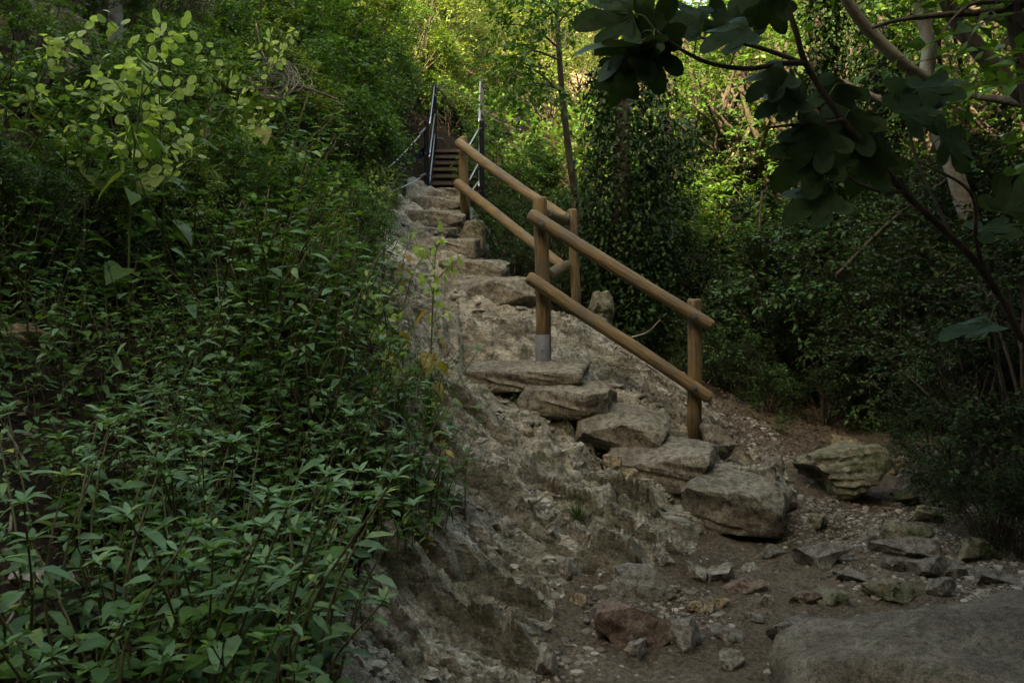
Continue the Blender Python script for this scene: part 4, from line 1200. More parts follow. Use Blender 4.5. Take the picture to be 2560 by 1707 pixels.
# grass tufts
for i, (px, py, n, h, sp_d, mt, lab) in enumerate([
    (1075, 1085, 160, .36, .38, 'grass', 'tall wiry grass tuft at the left edge of the bedrock'),
    (1000, 1050, 90, .34, .35, 'grass', 'thin grass tuft left of the tall wiry tuft'),
    (1445, 1300, 150, .16, .9, 'grass', 'dark green grass tuft growing from a ledge of the bedrock'),
    (1690, 1545, 30, .06, .5, 'grass', 'tiny green sprig between the reddish rock and the upright stone'),
    (1390, 730, 70, .16, .7, 'grass', 'green grass patch on the step behind the near wooden post'),
    (1280, 720, 50, .1, .7, 'grass', 'short grass on the upper steps'),
    (960, 1300, 80, .3, .4, 'drygrass', 'dry grass stalks among the herbs above the bedrock'),
    (150, 60, 90, .5, .5, 'drygrass', 'pale dry grass with seed heads at top left'),
    (560, 120, 90, .5, .6, 'drygrass', 'dry straw coloured grass behind the dead branches'),
    (2030, 870, 60, .4, .4, 'drygrass', 'dry grass in the dark bushes right of the handrail'),
    (1950, 1085, 60, .18, .7, 'grass', 'small grass tuft at the foot of the dark bushes')]):
    g = G(px, py)
    o = tuft(500 + i, n, h, sp_d).build('grass_tuft', M[mt]); o.location = tuple(g)
    tag(o, lab, 'grass', 'grass tufts')
# small plants in the hollows of the steps
for i, (px, py, s, lab) in enumerate([(1290, 1010, .45, 'small leafy plant sprouting below the wide flat step'), (1250, 980, .4, 'tiny plant in the hollow left of the wide flat step'),
        (1440, 1080, .45, 'small plant in the dark hollow beneath the third step'), (1500, 1050, .35, 'sprig in front of the hollow ended step'), (1280, 650, .7, 'leafy sapling beside the far handrail'),
        (1130, 1130, .5, 'small herb at the left side of the slab'), (1080, 1230, .6, 'bright leafed herb at the lower edge of the bank')]):
    g = G(px, py)
    put(HB2[i % 4], ('foliage', 'stems'), g, i * 1.3, s, 'herb_plant', lab, 'plant')

# ------------------------------------------------------------------ shrubs
rng = np.random.default_rng(77)
KIND = {'box': (BX, 1.25, 'small leaved dark evergreen shrub'), 'mid': (MD, 1.4, 'mid green leafy shrub'), 'lime': (LM, 1.5, 'bright yellow green shrub'), 'fine': (FN, 1.5, 'pale feathery shrub')}
cnt = [0]
def shrub(px, pc, Y, h, kind, lab, w=1.0, mat=None, group=None, g=None):
    """a shrub whose middle shows at px,pc; it is rooted in the ground below"""
    pr, ph, _ = KIND[kind]
    c = P(px, pc, Y); gz = ht(c[0], c[1])
    z = max(gz, c[2] - h * .75) if g is None else g
    if z > gz + .3: z = gz; h = max(h, (c[2] - gz) * 1.35)
    s = h / ph; i = cnt[0]; cnt[0] += 1
    return put(pr[i % len(pr)], ('foliage', 'stems'), (c[0], c[1], z - .05), (i * 2.39) % 6.28, (s * w, s * w, s), 'shrub', lab, 'shrub', group, mat)

STAIRPOLY = [(900, 180), (1330, 180), (1520, 480), (1500, 900), (1240, 900), (900, 520)]
LEFTSH = [
 (120, 330, 5.2, .9, 'mid', 'leafy shrub at the left edge under the brown rock face'), (60, 480, 4.9, .7, 'mid', 'low leafy shrub at the far left above the pellitory'),
 (330, 60, 7.6, 1.2, 'box', 'dark evergreen shrub right of the pale tree trunk'), (180, 110, 7.2, 1.0, 'box', 'dark evergreen shrub left of the pale tree trunk'),
 (430, 130, 7.4, 1.2, 'mid', 'green leafy shrub behind the pods of the tall honesty'), (520, 60, 8.5, 1.3, 'lime', 'yellowish shrub at the top beside the dry grass'),
 (480, 300, 6.6, .9, 'lime', 'small light shrub behind the leafy honesty'), (640, 340, 7.4, 1.0, 'mid', 'mid green shrub below the dead branches'),
 (760, 330, 8.4, 1.1, 'mid', 'dense green shrub right below the dead branches'), (860, 400, 8.8, 1.0, 'mid', 'green shrub left of the steel brace'),
 (700, 110, 9.5, 1.5, 'mid', 'green shrub above the tangle of dead branches'), (800, 190, 10.0, 1.6, 'mid', 'big green shrub at the top left of the stair'),
 (850, 270, 10.6, 1.3, 'mid', 'leafy shrub in front of the stair brace'), (865, 215, 12.0, 1.6, 'mid', 'tall evergreen shrub just left of the staircase'),
 (780, 40, 11.5, 1.5, 'lime', 'leafy shrub high on the bank at the top edge'), (860, 70, 14.0, 1.8, 'lime', 'tall leafy shrub behind the evergreens left of the stair'),
 (640, 10, 11.0, 1.5, 'box', 'dark shrub at the top edge above the dry grass'), (945, 330, 12.0, .9, 'mid', 'low shrub touching the left side of the staircase'),
 (560, 420, 6.4, .7, 'lime', 'small yellow green shrub in the middle of the bank'), (850, 470, 7.6, .6, 'mid', 'small green shrub at the upper end of the bank'),
 (330, 400, 5.0, .6, 'mid', 'low green shrub below the tall honesty'), (450, 430, 5.4, .6, 'mid', 'low green shrub behind the pellitory patch'),
 (970, 420, 10.6, .5, 'box', 'small dark shrub under the steel brace'), (960, 450, 9.4, .5, 'lime', 'yellow green shrub at the top of the bank near the stair foot'),
 (40, 560, 4.2, .7, 'mid', 'green shrub at the left edge just above the bare earth'), (150, 640, 4.0, .6, 'mid', 'green shrub among the pellitory near the left edge'), (30, 700, 3.7, .55, 'box', 'small dark shrub by the brown rock at the left edge'),
 (280, 520, 4.7, .65, 'mid', 'green shrub under the big toothed honesty leaves'), (420, 560, 4.8, .6, 'lime', 'yellowish shrub in the middle left of the bank'), (560, 540, 5.4, .65, 'mid', 'rich green shrub in the centre of the bank'), (690, 500, 6.2, .65, 'mid', 'rich green shrub below the bright honesty'),
 (790, 560, 6.0, .5, 'lime', 'light green shrub near the upper edge of the bedrock'), (850, 640, 5.7, .45, 'mid', 'small green shrub beside the bedrock slope'), (640, 640, 5.0, .5, 'lime', 'small yellowish shrub in the pellitory patch'), (880, 540, 7.0, .6, 'mid', 'green shrub overhanging the top of the slope'),
 (500, 250, 7.0, 1.0, 'mid', 'leafy shrub between the honesty plants'), (90, 260, 5.8, 1.0, 'box', 'dark shrub below the brown rock face'), (380, 330, 5.6, .8, 'mid', 'leafy shrub behind the tall honesty stems'),
 (690, 280, 8.0, 1.0, 'lime', 'light green shrub under the dead branch'), (830, 300, 9.0, 1.2, 'mid', 'mid green shrub right of the dead branch'), (600, 60, 9.0, 1.2, 'lime', 'light green shrub behind the slender yellowish honesty'), (740, 200, 10.0, 1.2, 'mid', 'mid green shrub behind the dead twigs'), (860, 140, 11.5, 1.6, 'lime', 'light green bush high left of the staircase'),
 (240, 250, 6.0, .9, 'box', 'dark shrub behind the big toothed honesty leaves'),
]
for a in LEFTSH: shrub(*a)
BACK = [
 (1050, 250, 15.5, 2.2, 'lime', 'yellow green shrub behind the left side of the staircase'), (1130, 330, 15.0, 1.2, 'mid', 'leafy green shrub closing the view at the stair top'), (1120, 352, 14.3, .8, 'box', 'small dark shrub behind the top tread of the staircase'), (1015, 225, 14.4, 1.5, 'mid', 'leafy shrub filling the gap left of the stair top'), (955, 265, 13.4, 1.2, 'mid', 'green shrub behind the steel brace'), (985, 330, 12.9, .8, 'box', 'small dark shrub on the slope left of the treads'), (1165, 350, 14.9, .9, 'mid', 'small green shrub behind the right side of the top tread'), (1095, 330, 15.2, 1.0, 'lime', 'light green shrub behind the left side of the top tread'),
 (1000, 150, 17.0, 2.4, 'fine', 'pale feathery shrub above the left stair post'), (1110, 200, 18.5, 2.4, 'fine', 'pale feathery shrub between the tall stair posts'),
 (1180, 150, 20.0, 2.6, 'lime', 'sunlit yellow green shrub above the right stair post'), (1240, 250, 18.0, 1.6, 'fine', 'feathery shrub behind the wire ropes'),
 (1080, 90, 21.0, 3.0, 'lime', 'sunlit yellow green bush high behind the staircase'), (1180, 40, 24.0, 3.4, 'fine', 'soft pale bush at the top of the gap in the trees'),
 (990, 30, 20.0, 3.0, 'lime', 'bright bush at the top edge left of the gap'), (1300, 120, 24.0, 3.0, 'lime', 'sunlit bush behind the thin tree'),
 (1320, 250, 20.5, 2.0, 'fine', 'feathery bush right of the bare earth patch'), (1290, 430, 13.0, 1.0, 'mid', 'bright leafy shrub right of the tall stair post'),
 (1250, 470, 11.8, 1.4, 'mid', 'dense green shrub below the wire ropes'), (1340, 480, 12.0, 1.5, 'mid', 'dense green shrub behind the far upper rail'),
 (1430, 400, 14.5, 1.7, 'mid', 'leafy shrub left of the thin trunk'), (1290, 560, 10.6, 1.0, 'box', 'dark shrub under the far handrail'), (1380, 640, 10.0, 1.3, 'box', 'dark shrub between the two handrails'),
 (1250, 600, 10.4, .7, 'mid', 'small leafy shrub right of the concrete block'), (1460, 460, 13.0, 2.2, 'mid', 'leafy shrub behind the thin trunk'),
 (1480, 600, 10.6, 1.8, 'box', 'dark shrub behind the middle wooden post'), (1400, 300, 18.0, 2.6, 'lime', 'sunlit shrub behind the middle of the thin tree'),
 (1060, -40, 27.0, 4, 'lime', 'far bright bush at the very top of the gap'), (1280, -20, 30.0, 4, 'fine', 'far pale bush at the top right of the gap'),
]
for a in BACK: shrub(*a)
RIGHT = [
 (1560, 760, 10.2, 2.0, 'box', 'dark shrub behind the near upper rail'), (1660, 830, 9.6, 1.7, 'box', 'dark shrub behind the lower end of the near rails'),
 (1760, 640, 11.0, 2.2, 'mid', 'brighter green shrub right of the dark ivy tree'), (1830, 760, 10.2, 2.0, 'mid', 'leafy shrub right of the lowest wooden post'),
 (1700, 700, 12.0, 2.4, 'lime', 'sunlit green shrub behind the near rails'), (1880, 880, 9.2, 1.6, 'box', 'dark glossy shrub above the leaf litter'),
 (1990, 900, 8.8, 1.7, 'mid', 'leafy shrub at the back of the path'), (2080, 820, 9.6, 2.0, 'box', 'dark shrub in the middle of the right thicket'),
 (2180, 880, 8.8, 1.9, 'box', 'dark shrub behind the undercut boulder'), (2080, 980, 8.3, 1.2, 'box', 'low dark shrub at the edge of the path'),
 (2280, 960, 8.0, 1.8, 'mid', 'dark leafy shrub right behind the rubble'), (2400, 1000, 7.4, 2.0, 'box', 'big dark shrub at the right edge behind the rubble'),
 (2520, 950, 6.9, 2.2, 'box', 'very dark shrub cut by the right edge'), (2450, 1180, 6.3, 1.2, 'box', 'low dark shrub hanging over the rubble at right'),
 (2570, 1150, 5.6, 1.7, 'box', 'dark shrub filling the right corner above the boulder'), (1940, 680, 11.2, 2.2, 'box', 'dark shrub below the fig leaves'),
 (2050, 640, 11.5, 2.4, 'mid', 'leafy shrub below the middle of the fig branch'), (2190, 680, 11.0, 2.6, 'box', 'tall dark shrub behind the lower fig branch'),
 (2330, 760, 10.0, 2.4, 'mid', 'leafy shrub left of the grey leaning trunk'), (2500, 720, 9.5, 2.6, 'box', 'dark shrub right of the grey leaning trunk'),
 (1620, 560, 13.5, 2.6, 'mid', 'leafy bush behind the dark ivy tree'), (1760, 480, 15.0, 3.0, 'mid', 'bush in the gap right of the dark ivy tree'),
 (1900, 520, 15.0, 3.0, 'mid', 'bush in the half shade behind the fig leaves'), (2050, 480, 16.0, 3.0, 'box', 'dark bush between the two ivy trunks'),
 (2240, 520, 15.0, 3.0, 'mid', 'bush behind the long crossing branch'), (2430, 500, 14.0, 2.6, 'mid', 'bush behind the upper grey trunk'),
 (2580, 560, 13.0, 2.6, 'mid', 'bush at the right edge in half sun'), (1820, 1000, 8.2, .7, 'mid', 'small shrub beside the leaf litter'), (2200, 1060, 7.7, .8, 'mid', 'low dim shrub behind the tan slab'),
 (2500, 1290, 5.0, .8, 'box', 'low dark shrub between the right edge and the boulder'), (2480, 1350, 4.9, .45, 'box', 'lowest dark shrub spilling onto the stones at the right edge'), (2560, 1330, 4.8, .5, 'box', 'small dark shrub in the corner above the boulder'), (2430, 1090, 5.9, 1.0, 'box', 'dark shrub in front of the vase shaped one at right'),
 (1850, 1005, 7.9, .5, 'box', 'low shrub on the leaf litter behind the lowest post'), (1930, 1035, 7.7, .45, 'mid', 'small leafy shrub at the back edge of the path'), (1765, 965, 8.3, .6, 'box', 'low shrub right of the lowest wooden post'), (2060, 1060, 7.6, .5, 'box', 'low shrub behind the rubble at the back of the path'),
 (1740, 900, 8.9, 1.0, 'box', 'dark shrub right behind the lowest wooden post'), (1600, 900, 9.0, 1.1, 'box', 'low dark shrub beneath the near lower rail'),
]
for a in RIGHT: shrub(*a, mat=None if a[0] in (1760, 1700, 1830, 1620) else M['ivy'] if a[4] == 'box' else M['box'])  # darker leaf materials put the thicket's deep shade into the colour
FAR = [(1480, 180, 24, 4), (1590, 190, 25, 3.4), (1850, 200, 25, 3.0), (1960, 130, 24, 4.5), (2080, 160, 22, 4), (2200, 120, 21, 4.5), (2330, 150, 20, 4.2), (2450, 130, 20, 4), (2580, 120, 20, 4),
       (1550, 320, 21, 3), (1680, 330, 21, 3), (1800, 320, 21, 3.2), (1920, 330, 20, 3), (2040, 320, 19, 3), (2180, 330, 18.5, 2.8), (2300, 280, 19, 2.6), (2420, 390, 16.5, 2.2), (2560, 400, 16, 2.2), (2460, 210, 21, 2.4)]
nm = ['left', 'middle']
for i, (px, pc, Y, h) in enumerate(FAR):
    shrub(px, pc, Y, h, ['lime', 'lime', 'mid', 'lime', 'fine'][i % 5], 'sunlit bush on the far bank seen through the branches at upper right' if px > 2000 else 'sunlit bush on the far bank between the thin tree and the ivy trunks', group='sunlit bushes on the far bank')

# leaves matting the far slopes: uncountable
rng = np.random.default_rng(12)
nq = 60000
y = rng.uniform(9.5, 36, nq); x = rng.uniform(-1, 1, nq) * (.66 * y + 2); z = HT(x, y)
clump = fbm2(x * .55, y * .55, 4, 15)
k = (clump > -.35) & ~((np.abs(x + .75) < 1.25) & (y < 14.2)) & ~((y < 13) & (x > -.9) & (x < 1.2))
x, y, z, clump = x[k], y[k], z[k], clump[k]; n = len(x)
hh = rng.random(n) * np.clip(.25 + .9 * clump, .1, 1.3)
mb = MB(); add_leaves(mb, TINY, np.stack([x, y, z + hh], -1), rdir(rng, n) * [1, 1, .5], rdir(rng, n) + [0, 0, .7], rng.uniform(.07, .14, n) * (y / 16) ** .5, 1.4)
tag(mb.build('undergrowth', M['mid']), 'mat of low leaves covering the slopes behind the shrubs', 'undergrowth', kind='stuff')

# ------------------------------------------------------------------ trees
def tree(px, Y, s, pr, lab, rz=0.0, mat=None, group='trees of the wood', wz=1.0, z=None):
    c = P(px, 700, Y); g = ht(c[0], c[1]) if z is None else z
    return put(pr, ('crown', 'trunk'), (c[0], c[1], g - .1), rz, (s * wz, s * wz, s), 'tree', lab, 'tree', group, mat)
tree(800, 21, 1.2, TD_[0], 'dark tree high on the bank left of the gap', .4)
tree(1000, 26, 1.4, TR_[0], 'yellow green tree filling the top of the gap', 2.9)
tree(1430, 28, 1.3, TR_[1], 'yellow green tree behind the thin tree', .9)
tree(1520, 31, 1.0, TR_[0], 'sunlit tree left of the sky patch', 4.1)
tree(2030, 31, 1.1, TR_[1], 'sunlit tree right of the sky patch', 2.1)
tree(2150, 27, 1.2, TR_[0], 'sunlit tree behind the ivy trunks', 1.2)
tree(2420, 25, 1.2, TR_[1], 'sunlit tree behind the grey forked trunk', 5.2)
tree(2680, 22, 1.2, TR_[0], 'sunlit tree at the top right edge', 3.3)
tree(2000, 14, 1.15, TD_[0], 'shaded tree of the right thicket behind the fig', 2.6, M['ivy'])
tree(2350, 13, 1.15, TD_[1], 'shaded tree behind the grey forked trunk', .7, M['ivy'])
tree(2750, 11, 1.25, TD_[0], 'shaded tree beyond the right edge of the photo', 5.5)
for k_, (x_, y_, s_, l_) in enumerate([(4.6, 3.6, 1.55, 'unseen tall tree added on the right to shade the fig'), (5.4, 6.6, 1.6, 'unseen tall tree added on the right to shade the thicket'), (3.9, .6, 1.5, 'unseen tall tree added beside the camera to shade the right')]):  # out-of-frame trees added to darken the right side
    put(TD_[k_ % 2], ('crown', 'trunk'), (x_, y_, ht(x_, y_) - .1), 1.7 * k_, s_, 'tree', l_, 'tree', 'unseen tall trees added to shade the right of the path', M['box'])
tree(1750, 15, 1.05, TD_[1], 'shaded tree in the middle of the right thicket', 3.9, M['ivy'])

def branchy(name, label, limbs, mat, cat='tree', foliage=None, group=None, fmat=None):
    """limbs: list of (points, r0, r1); first is the trunk"""
    root = empty(name, limbs[0][0][0], label, cat, group)
    for i, (pts_, r0, r1) in enumerate(limbs):
        p = smooth_path(pts_, 6); mb = MB(); tube(mb, p, np.linspace(r0, r1, len(p)), 12 if r0 > .02 else 7, True, .1, i)
        o = part(mb, 'trunk' if i == 0 else 'branch', mat, root, True)
    if foliage:
        o = part(foliage, 'foliage', fmat, root, True)
    return root

# pale trunk top left
branchy('tree', 'pale grey straight tree trunk at the top left', [([P(284, 260, 5.9), P(286, 110, 5.9), P(290, 0, 5.9), P(293, -120, 5.95), P(298, -320, 6.0)], .05, .044), ([P(300, 15, 5.9), P(335, -5, 5.9), P(400, -40, 5.8)], .02, .012)], M['greybark'])
# thin tree in the centre with hanging leafy sprays
fo = MB(); rng = np.random.default_rng(8)
limb = [([P(1442, 600, 9.6), P(1440, 520, 9.6), P(1422, 380, 9.6), P(1408, 260, 9.6), P(1398, 140, 9.55), P(1393, 40, 9.5), P(1385, -120, 9.45)], .042, .026)]
ends = [((1400, 230), (1330, 170), (1270, 140)), ((1396, 120), (1330, 70), (1240, 60)), ((1405, 225), (1350, 210), (1300, 215)), ((1393, 40), (1350, 0), (1280, -20)), ((1394, 60), (1430, 20), (1480, -10)), ((1398, 150), (1320, 130), (1260, 220))]
for i, e in enumerate(ends):
    q = [P(*e[0], 9.55), P(*e[1], 9.3 - .1 * i), P(*e[2], 9.0 - .12 * i)]
    limb.append((q, .013, .004))
    sp2 = smooth_path(q, 6)
    k = 26
    s = sp2[rng.integers(3, len(sp2), k)] + rng.normal(size=(k, 3)) * .05
    d = norm(rdir(rng, k) + [-.5, -.2, -.15])
    spray_leaves(fo, rng, s, d, rng.uniform(.25, .55, k), 11, OVATE, .075, droop=.35, jit=.2)
branchy('tree', 'thin dark tree with drooping sprays of oval leaves in the centre', limb, M['bark'], foliage=fo, fmat=M['mid'])
# grey forked leaning trunk at right
branchy('tree', 'grey forked leaning tree at the upper right', [
    ([P(2475, 960, 6.6), P(2462, 740, 6.5), P(2425, 560, 6.4), P(2375, 400, 6.35), P(2335, 280, 6.3), P(2318, 195, 6.3), P(2322, 110, 6.25), P(2302, 20, 6.2), P(2270, -120, 6.1)], .068, .046),
    ([P(2318, 200, 6.3), P(2270, 170, 6.2), P(2205, 110, 6.1), P(2150, 50, 6.0), P(2105, -20, 5.9), P(2060, -120, 5.8)], .046, .034)], M['greybark'])
branchy('tree', 'dark trunk crossing the top right corner', [([P(2640, 800, 6.0), P(2610, 420, 5.9), P(2565, 150, 5.8), P(2530, -20, 5.75), P(2490, -250, 5.7)], .085, .06),
    ([P(2535, 20, 5.75), P(2450, 32, 5.7), P(2350, 38, 5.6), P(2240, 52, 5.5), P(2180, 70, 5.45)], .026, .01), ([P(2530, 10, 5.75), P(2440, 8, 5.7), P(2390, 40, 5.6), P(2350, 90, 5.5)], .018, .007)], M['brownbark'])
branchy('branch', 'long thin bare branch rising to the right edge', [([P(2090, 690, 7.4), P(2220, 560, 7.2), P(2340, 470, 7.0), P(2440, 400, 6.8), P(2580, 345, 6.7)], .018, .014)], M['brownbark'], cat='branch')
branchy('branch', 'broken pale stick slanting behind the fig leaves', [([P(2060, 188, 6.2), P(2120, 212, 6.15), P(2190, 244, 6.1), P(2270, 280, 6.05)], .022, .018)], M['twig'], cat='branch')
branchy('branch', 'pale curved stick on the ground under the near handrail', [([P(1575, 845, 8.0), P(1620, 830, 8.0), P(1650, 800, 7.9)], .012, .006)], M['twig'], cat='branch')
branchy('tree', 'slim dark sapling stem left of the right thicket', [([P(1868, 1000, 9.2), P(1860, 760, 9.2), P(1885, 690, 9.2), P(1895, 600, 9.3), P(1905, 480, 9.4)], .02, .012)], M['bark'])

# ivy covered trunks and the dark ivy tree
def ivy_tree(px, ytop, ybot, Y, wpx, label, seed, dens=1.0, hang=False):  # trunk wrapped in hanging leaves
    rng = np.random.default_rng(seed)
    a, b = P(px, ybot, Y), P(px, ytop, Y); a[2] = ht(a[0], a[1]) - .1
    root = empty('ivy_tree', a, label, 'tree', 'ivy clad trees in the right thicket')
    h = b[2] - a[2]; r = wpx / F * Y / 2
    mb = MB(); tube(mb, smooth_path([(0, 0, 0), (.05, 0, h * .4), (-.04, .02, h * .7), (0, 0, h)], 6), np.linspace(min(.12, r * .5), min(.08, r * .4), 19), 10)
    mb.build('trunk', M['bark'], root)
    fo = MB(); n = int(1300 * dens * max(r, .25) * 2 * h / 3)
    z = rng.random(n) * h; th = rng.random(n) * 6.28
    w = r * (.25 + .75 * np.clip(.5 + 1.1 * fbm2(z * .9, th * .6, 3, seed), 0, 1.3))
    s = np.stack([np.cos(th) * w * .8, np.sin(th) * w * .8, z], -1)
    d = norm(np.stack([np.cos(th), np.sin(th), rng.uniform(-.8, .3, n)], -1) + .5 * rng.normal(size=(n, 3)))
    spray_leaves(fo, rng, s, d, rng.uniform(.12, .32, n) * (1.3 if hang else 1), 7, MID, .075, droop=.5 + .3 * (seed == 1), jit=.5)
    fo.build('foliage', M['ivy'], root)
ivy_tree(1560, 170, 800, 9.0, 190, 'broad dark ivy tree in the centre right', 1, 1.7, True)
ivy_tree(1665, 300, 760, 10.5, 110, 'dark ivy tree right of the broad one', 2, 1.3, True)
ivy_tree(2045, -60, 700, 9.5, 90, 'ivy clad trunk behind the left part of the fig branch', 3, 1.6)
ivy_tree(2185, -60, 700, 10.5, 110, 'ivy clad trunk behind the crossing of the fig branches', 4, 1.6)

# ------------------------------------------------------------------ fig tree close to the camera
def figpt(px, py, Y): return P(px, py, Y)
FY = 2.55
main = [(2640, 1250, 2.75), (2600, 1000, 2.7), (2545, 830, 2.65), (2460, 680, 2.6), (2375, 590, 2.58), (2270, 490, 2.55), (2190, 400, 2.53), (2110, 305, 2.5), (2050, 220, 2.5), (2010, 150, 2.48), (1990, 80, 2.46), (1965, 0, 2.45), (1950, -90, 2.43)]
pts_ = [P(*q) for q in main]; pts_[0] = np.array([pts_[0][0], pts_[0][1], ht(pts_[0][0], pts_[0][1]) - .1])
fl = [(pts_, .0125, .0075),
      ([P(2012, 158, 2.48), P(1950, 160, 2.44), P(1870, 172, 2.4), P(1780, 160, 2.38), P(1712, 130, 2.35), P(1640, 80, 2.33)], .0085, .004),
      ([P(2012, 160, 2.48), P(1930, 130, 2.5), P(1860, 110, 2.52), P(1780, 98, 2.54), P(1700, 92, 2.56)], .0075, .004),
      ([P(2110, 300, 2.5), P(2060, 308, 2.46), P(1990, 312, 2.42), P(1920, 320, 2.4)], .007, .003),
      ([P(2265, 480, 2.55), P(2200, 478, 2.5), P(2130, 450, 2.47), P(2080, 400, 2.45), P(2045, 340, 2.43)], .007, .003),
      ([P(2460, 680, 2.6), P(2440, 600, 2.5), P(2425, 480, 2.45), P(2290, 400, 2.45)], .007, .003),
      ([P(2380, 590, 2.58), P(2300, 420, 2.7), P(2268, 300, 2.75), P(2265, 180, 2.8)], .006, .003)]
fr = empty('fig_tree', pts_[0], 'dark fig tree with big lobed leaves close at the upper right', 'tree')
for i, (q, r0, r1) in enumerate(fl):
    p = smooth_path(q, 6); mb = MB(); tube(mb, p, np.linspace(r0, r1, len(p)), 10, True, .08, i)
    part(mb, 'trunk' if i == 0 else 'branch', M['bark'], fr, True)
rng = np.random.default_rng(4)
# leaf: px,py of its middle, Y, pointing angle in the picture plane (deg, 0 = right, -90 = down), size m, facing tilt
FL = [(1495, 45, 2.35, 175, .20, .9), (1520, 105, 2.25, 188, .26, .15), (1565, 185, 2.35, 250, .19, .9), (1545, 225, 2.5, 255, .15, 1.0),
      (1640, 185, 2.42, 280, .17, .9), (1680, 35, 2.4, 160, .19, .8), (1800, 95, 2.3, 210, .17, .6), (1840, 20, 2.45, 60, .17, .8), (1915, 20, 2.35, 250, .16, 1.0), (1940, 45, 2.5, 290, .15, .9),
      (1905, 215, 2.4, 215, .16, .7), (1958, 205, 2.38, 120, .15, .9), (1935, 262, 2.42, 200, .17, .6), (2080, 270, 2.6, 250, .17, .9), (2010, 375, 2.4, 230, .2, .9), (2110, 355, 2.5, 255, .2, .9),
      (1985, 425, 2.4, 210, .22, .7), (2270, 225, 2.7, 140, .22, .7), (2375, 205, 2.6, 10, .2, .5), (2320, 275, 2.5, 20, .2, .6), (2410, 370, 2.45, 340, .18, .8),
      (2155, 432, 2.5, 240, .2, .8), (2010, 515, 2.4, 220, .2, .6), (2175, 325, 2.55, 100, .2, .8), 
      (2400, 820, 2.6, 190, .2, .15), (2520, 560, 2.5, 20, .18, .4), (2560, 470, 2.6, 60, .2, .8), (1610, 20, 2.35, 100, .2, .8)]
allbr = np.concatenate([smooth_path(q, 6) for q, _, _ in fl])
for px, py, Y, ang, size, tilt in FL:
    c = P(px, py, Y)
    a = R(ang + rng.uniform(-12, 12))
    d = np.array([math.cos(a), rng.uniform(-.35, .2), math.sin(a) * (.5 + .5 * tilt)]); d = d / np.linalg.norm(d)
    up = np.array([rng.normal() * .2, -tilt, 1.0 - .65 * tilt])
    b = c - d * size * .45
    mb = MB(); add_leaves(mb, FIG, [b], [d], [up], [size * .8])
    tg = allbr[np.argmin(((allbr - b) ** 2).sum(1))]
    if np.linalg.norm(tg - b) > .16: tg = b + (tg - b) / np.linalg.norm(tg - b) * .16
    mb2 = MB(); tube(mb2, smooth_path([tg, (tg + b) / 2 + [0, 0, .02], b], 4), .0022, 5, False)
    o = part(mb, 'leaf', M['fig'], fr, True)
    s_ = part(mb2, 'leaf_stalk', M['stem'], fr, True); s_.parent = o

# unseen fig crown above the frame, added to shade the leaves below
mb = MB(); n = 330
x = rng.uniform(.1, 3.2, n); y = rng.uniform(.7, 3.9, n); z = 1.62 + .345 * y + .22 + rng.random(n) * 1.1
dd = norm(np.stack([rng.normal(size=n), rng.normal(size=n), rng.uniform(-.6, .2, n)], -1))
add_leaves(mb, FIG, np.stack([x, y, z], -1), dd, np.array([0, 0, 1.0]) + .4 * rng.normal(size=(n, 3)), rng.uniform(.16, .24, n))
part(mb, 'crown', M['fig'], fr, True)
top = np.array(fl[0][0][-1])
for i in range(12):
    e = np.array([rng.uniform(.2, 3.0), rng.uniform(.9, 3.7), 0]); e[2] = 1.62 + .345 * e[1] + .3 + rng.random() * .9
    m_ = (top + e) / 2 + [0, 0, .35]; m_[2] = max(m_[2], 1.62 + .345 * m_[1] + .25)
    p = smooth_path([top, m_, e], 6); mb = MB(); tube(mb, p, np.linspace(.009, .003, len(p)), 6); part(mb, 'branch', M['bark'], fr, True)

# ------------------------------------------------------------------ dead branch tangle
rng = np.random.default_rng(31)
lim = [([P(585, 230, 6.6), P(680, 222, 6.5), P(740, 216, 6.4), P(800, 232, 6.3), P(850, 252, 6.2)], .016, .006)]
for k in range(34):
    cx, cy = 690 + rng.normal() * 24, 200 + rng.normal() * 14
    a0 = rng.random() * 6.28; rx, ry = rng.uniform(25, 60), rng.uniform(15, 45); y0 = 6.4 + rng.normal() * .1
    an = a0 + np.linspace(0, rng.uniform(1.5, 4.5), 8)
    lim.append(([P(cx + rx * math.cos(t), cy - ry * math.sin(t), y0 + .1 * math.sin(t * 2)) for t in an], .0034, .0015))
root = empty('dead_branch', lim[0][0][0], 'dry dead branch with a tangle of bare curved twigs', 'branch')
mb = MB()
for i, (q, r0, r1) in enumerate(lim[1:]):
    p = smooth_path(q, 3); tube(mb, p, np.linspace(r0, r1, len(p)), 4, False)
part(mb, 'twigs', M['twig'], root, True)
mb = MB(); p = smooth_path(lim[0][0], 6); tube(mb, p, np.linspace(lim[0][1], lim[0][2], len(p)), 8); part(mb, 'limb', M['bark'], root, True)
for i, (q, lab) in enumerate([([(640, 60), (655, 130), (690, 190)], 'bare grey twig above the dead branch'), ([(350, 190), (470, 130), (475, 90)], 'bare twig left of the dry grass')]):
    branchy('branch', lab, [([P(x, y, 7.4) for x, y in q], .008, .003)], M['twig'], cat='branch')
# arching dead limb behind the staircase
branchy('branch', 'bare grey limb arching behind the stair posts', [([P(1105, 262, 15.5), P(1130, 248, 15.4), P(1160, 244, 15.3), P(1197, 240, 15.2)], .035, .012)], M['twig'], cat='branch')
branchy('branch', 'long green stem curving through the herbs at lower left', [([P(500, 1412, 2.55), P(580, 1370, 2.5), P(660, 1335, 2.48), P(720, 1260, 2.5), P(760, 1150, 2.6)], .0032, .002)], M['stem'], cat='stem')
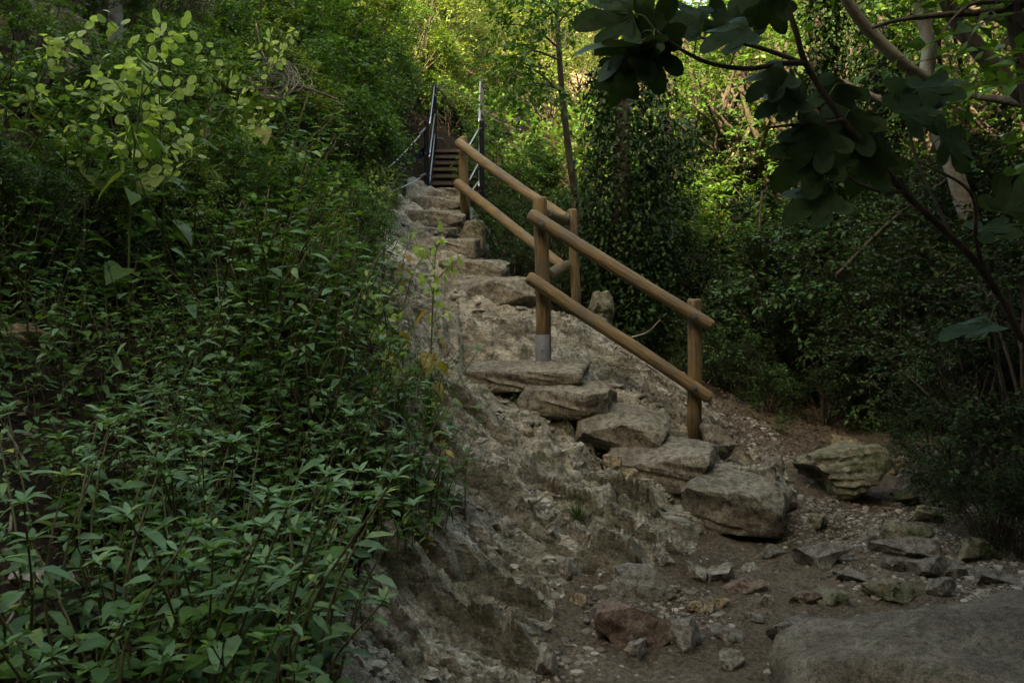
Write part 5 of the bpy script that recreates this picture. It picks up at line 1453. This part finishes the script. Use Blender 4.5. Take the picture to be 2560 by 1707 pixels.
# sticks lying on the earth
rng = np.random.default_rng(9)
for i, (px, py, L, rz, lab) in enumerate([(40, 1130, .22, 2.3, 'dry stick on the dark earth at left'), (30, 1300, .2, 1.9, 'dry stick above the pale broken stone'), (30, 1560, .3, 1.75, 'long dry stick below the pale broken stone'), (1090, 1210, .16, 2.2, 'pale twig stuck in the side of the bedrock'),
     (1170, 1640, .2, 2.4, 'brown stick lying on the bedrock at the bottom'), (2130, 1345, .14, .3, 'dark forked twig in front of the undercut boulder'), (150, 1340, .14, .1, 'thin pale twig among the herbs at left')]):
    g = G(px, py); d = np.array([math.cos(rz), math.sin(rz) * .7, .25]); a = g + [0, 0, .012] - d * L / 2; b = g + [0, 0, .02] + d * L / 2
    a[2] = ht(a[0], a[1]) + .012; b[2] = ht(b[0], b[1]) + .014
    mid = (a + b) / 2; mid[2] = ht(mid[0], mid[1]) + .02
    branchy('stick', lab, [([a, mid, b], .006, .003)], M['twig'], cat='stick')

# ------------------------------------------------------------------ camera, light
cd = bpy.data.cameras.new('camera'); cam = bpy.data.objects.new('camera', cd); col.objects.link(cam)
cd.sensor_width = 36; cd.lens = 36 * F / 2560; cd.clip_end = 400; cd.clip_start = .05
cam.location = CAM; cam.rotation_euler = (R(90) + PITCH, 0, 0)
cd.dof.use_dof = True; cd.dof.focus_distance = 7.0; cd.dof.aperture_fstop = 14
scn.camera = cam
EL, AZ = R(36), R(-30)      # sun over the left hill, slightly behind
S = Vector((math.sin(AZ) * math.cos(EL), -abs(math.cos(AZ)) * math.cos(EL), math.sin(EL)))
sl = bpy.data.lights.new('sun', 'SUN'); sl.energy = 3.0; sl.angle = R(.5); sl.color = (1, .93, .8)
so = bpy.data.objects.new('sun', sl); col.objects.link(so)
so.rotation_mode = 'QUATERNION'; so.rotation_quaternion = S.to_track_quat('Z', 'Y')
w = bpy.data.worlds.new('World'); scn.world = w; w.use_nodes = True
nt = w.node_tree
sk = nt.nodes.new('ShaderNodeTexSky'); sk.sky_type = 'NISHITA'; sk.sun_disc = False
sk.sun_elevation = EL; sk.sun_rotation = math.atan2(S.x, S.y); sk.air_density = 1.0; sk.dust_density = 2.0; sk.ozone_density = 1.0
bg = nt.nodes['Background']; bg.inputs[1].default_value = .12
nt.links.new(sk.outputs[0], bg.inputs[0])
scn.view_settings.view_transform = 'Standard'; scn.view_settings.look = 'None'; scn.view_settings.gamma = 1.0
scn.view_settings.exposure = 3.4
scn.view_settings.use_white_balance = True; scn.view_settings.white_balance_temperature = 9300; scn.view_settings.white_balance_tint = 3
scn.cycles.max_bounces = 5; scn.cycles.diffuse_bounces = 2; scn.cycles.glossy_bounces = 2; scn.cycles.transmission_bounces = 3; scn.cycles.transparent_max_bounces = 4
scn.cycles.caustics_reflective = False; scn.cycles.caustics_refractive = False
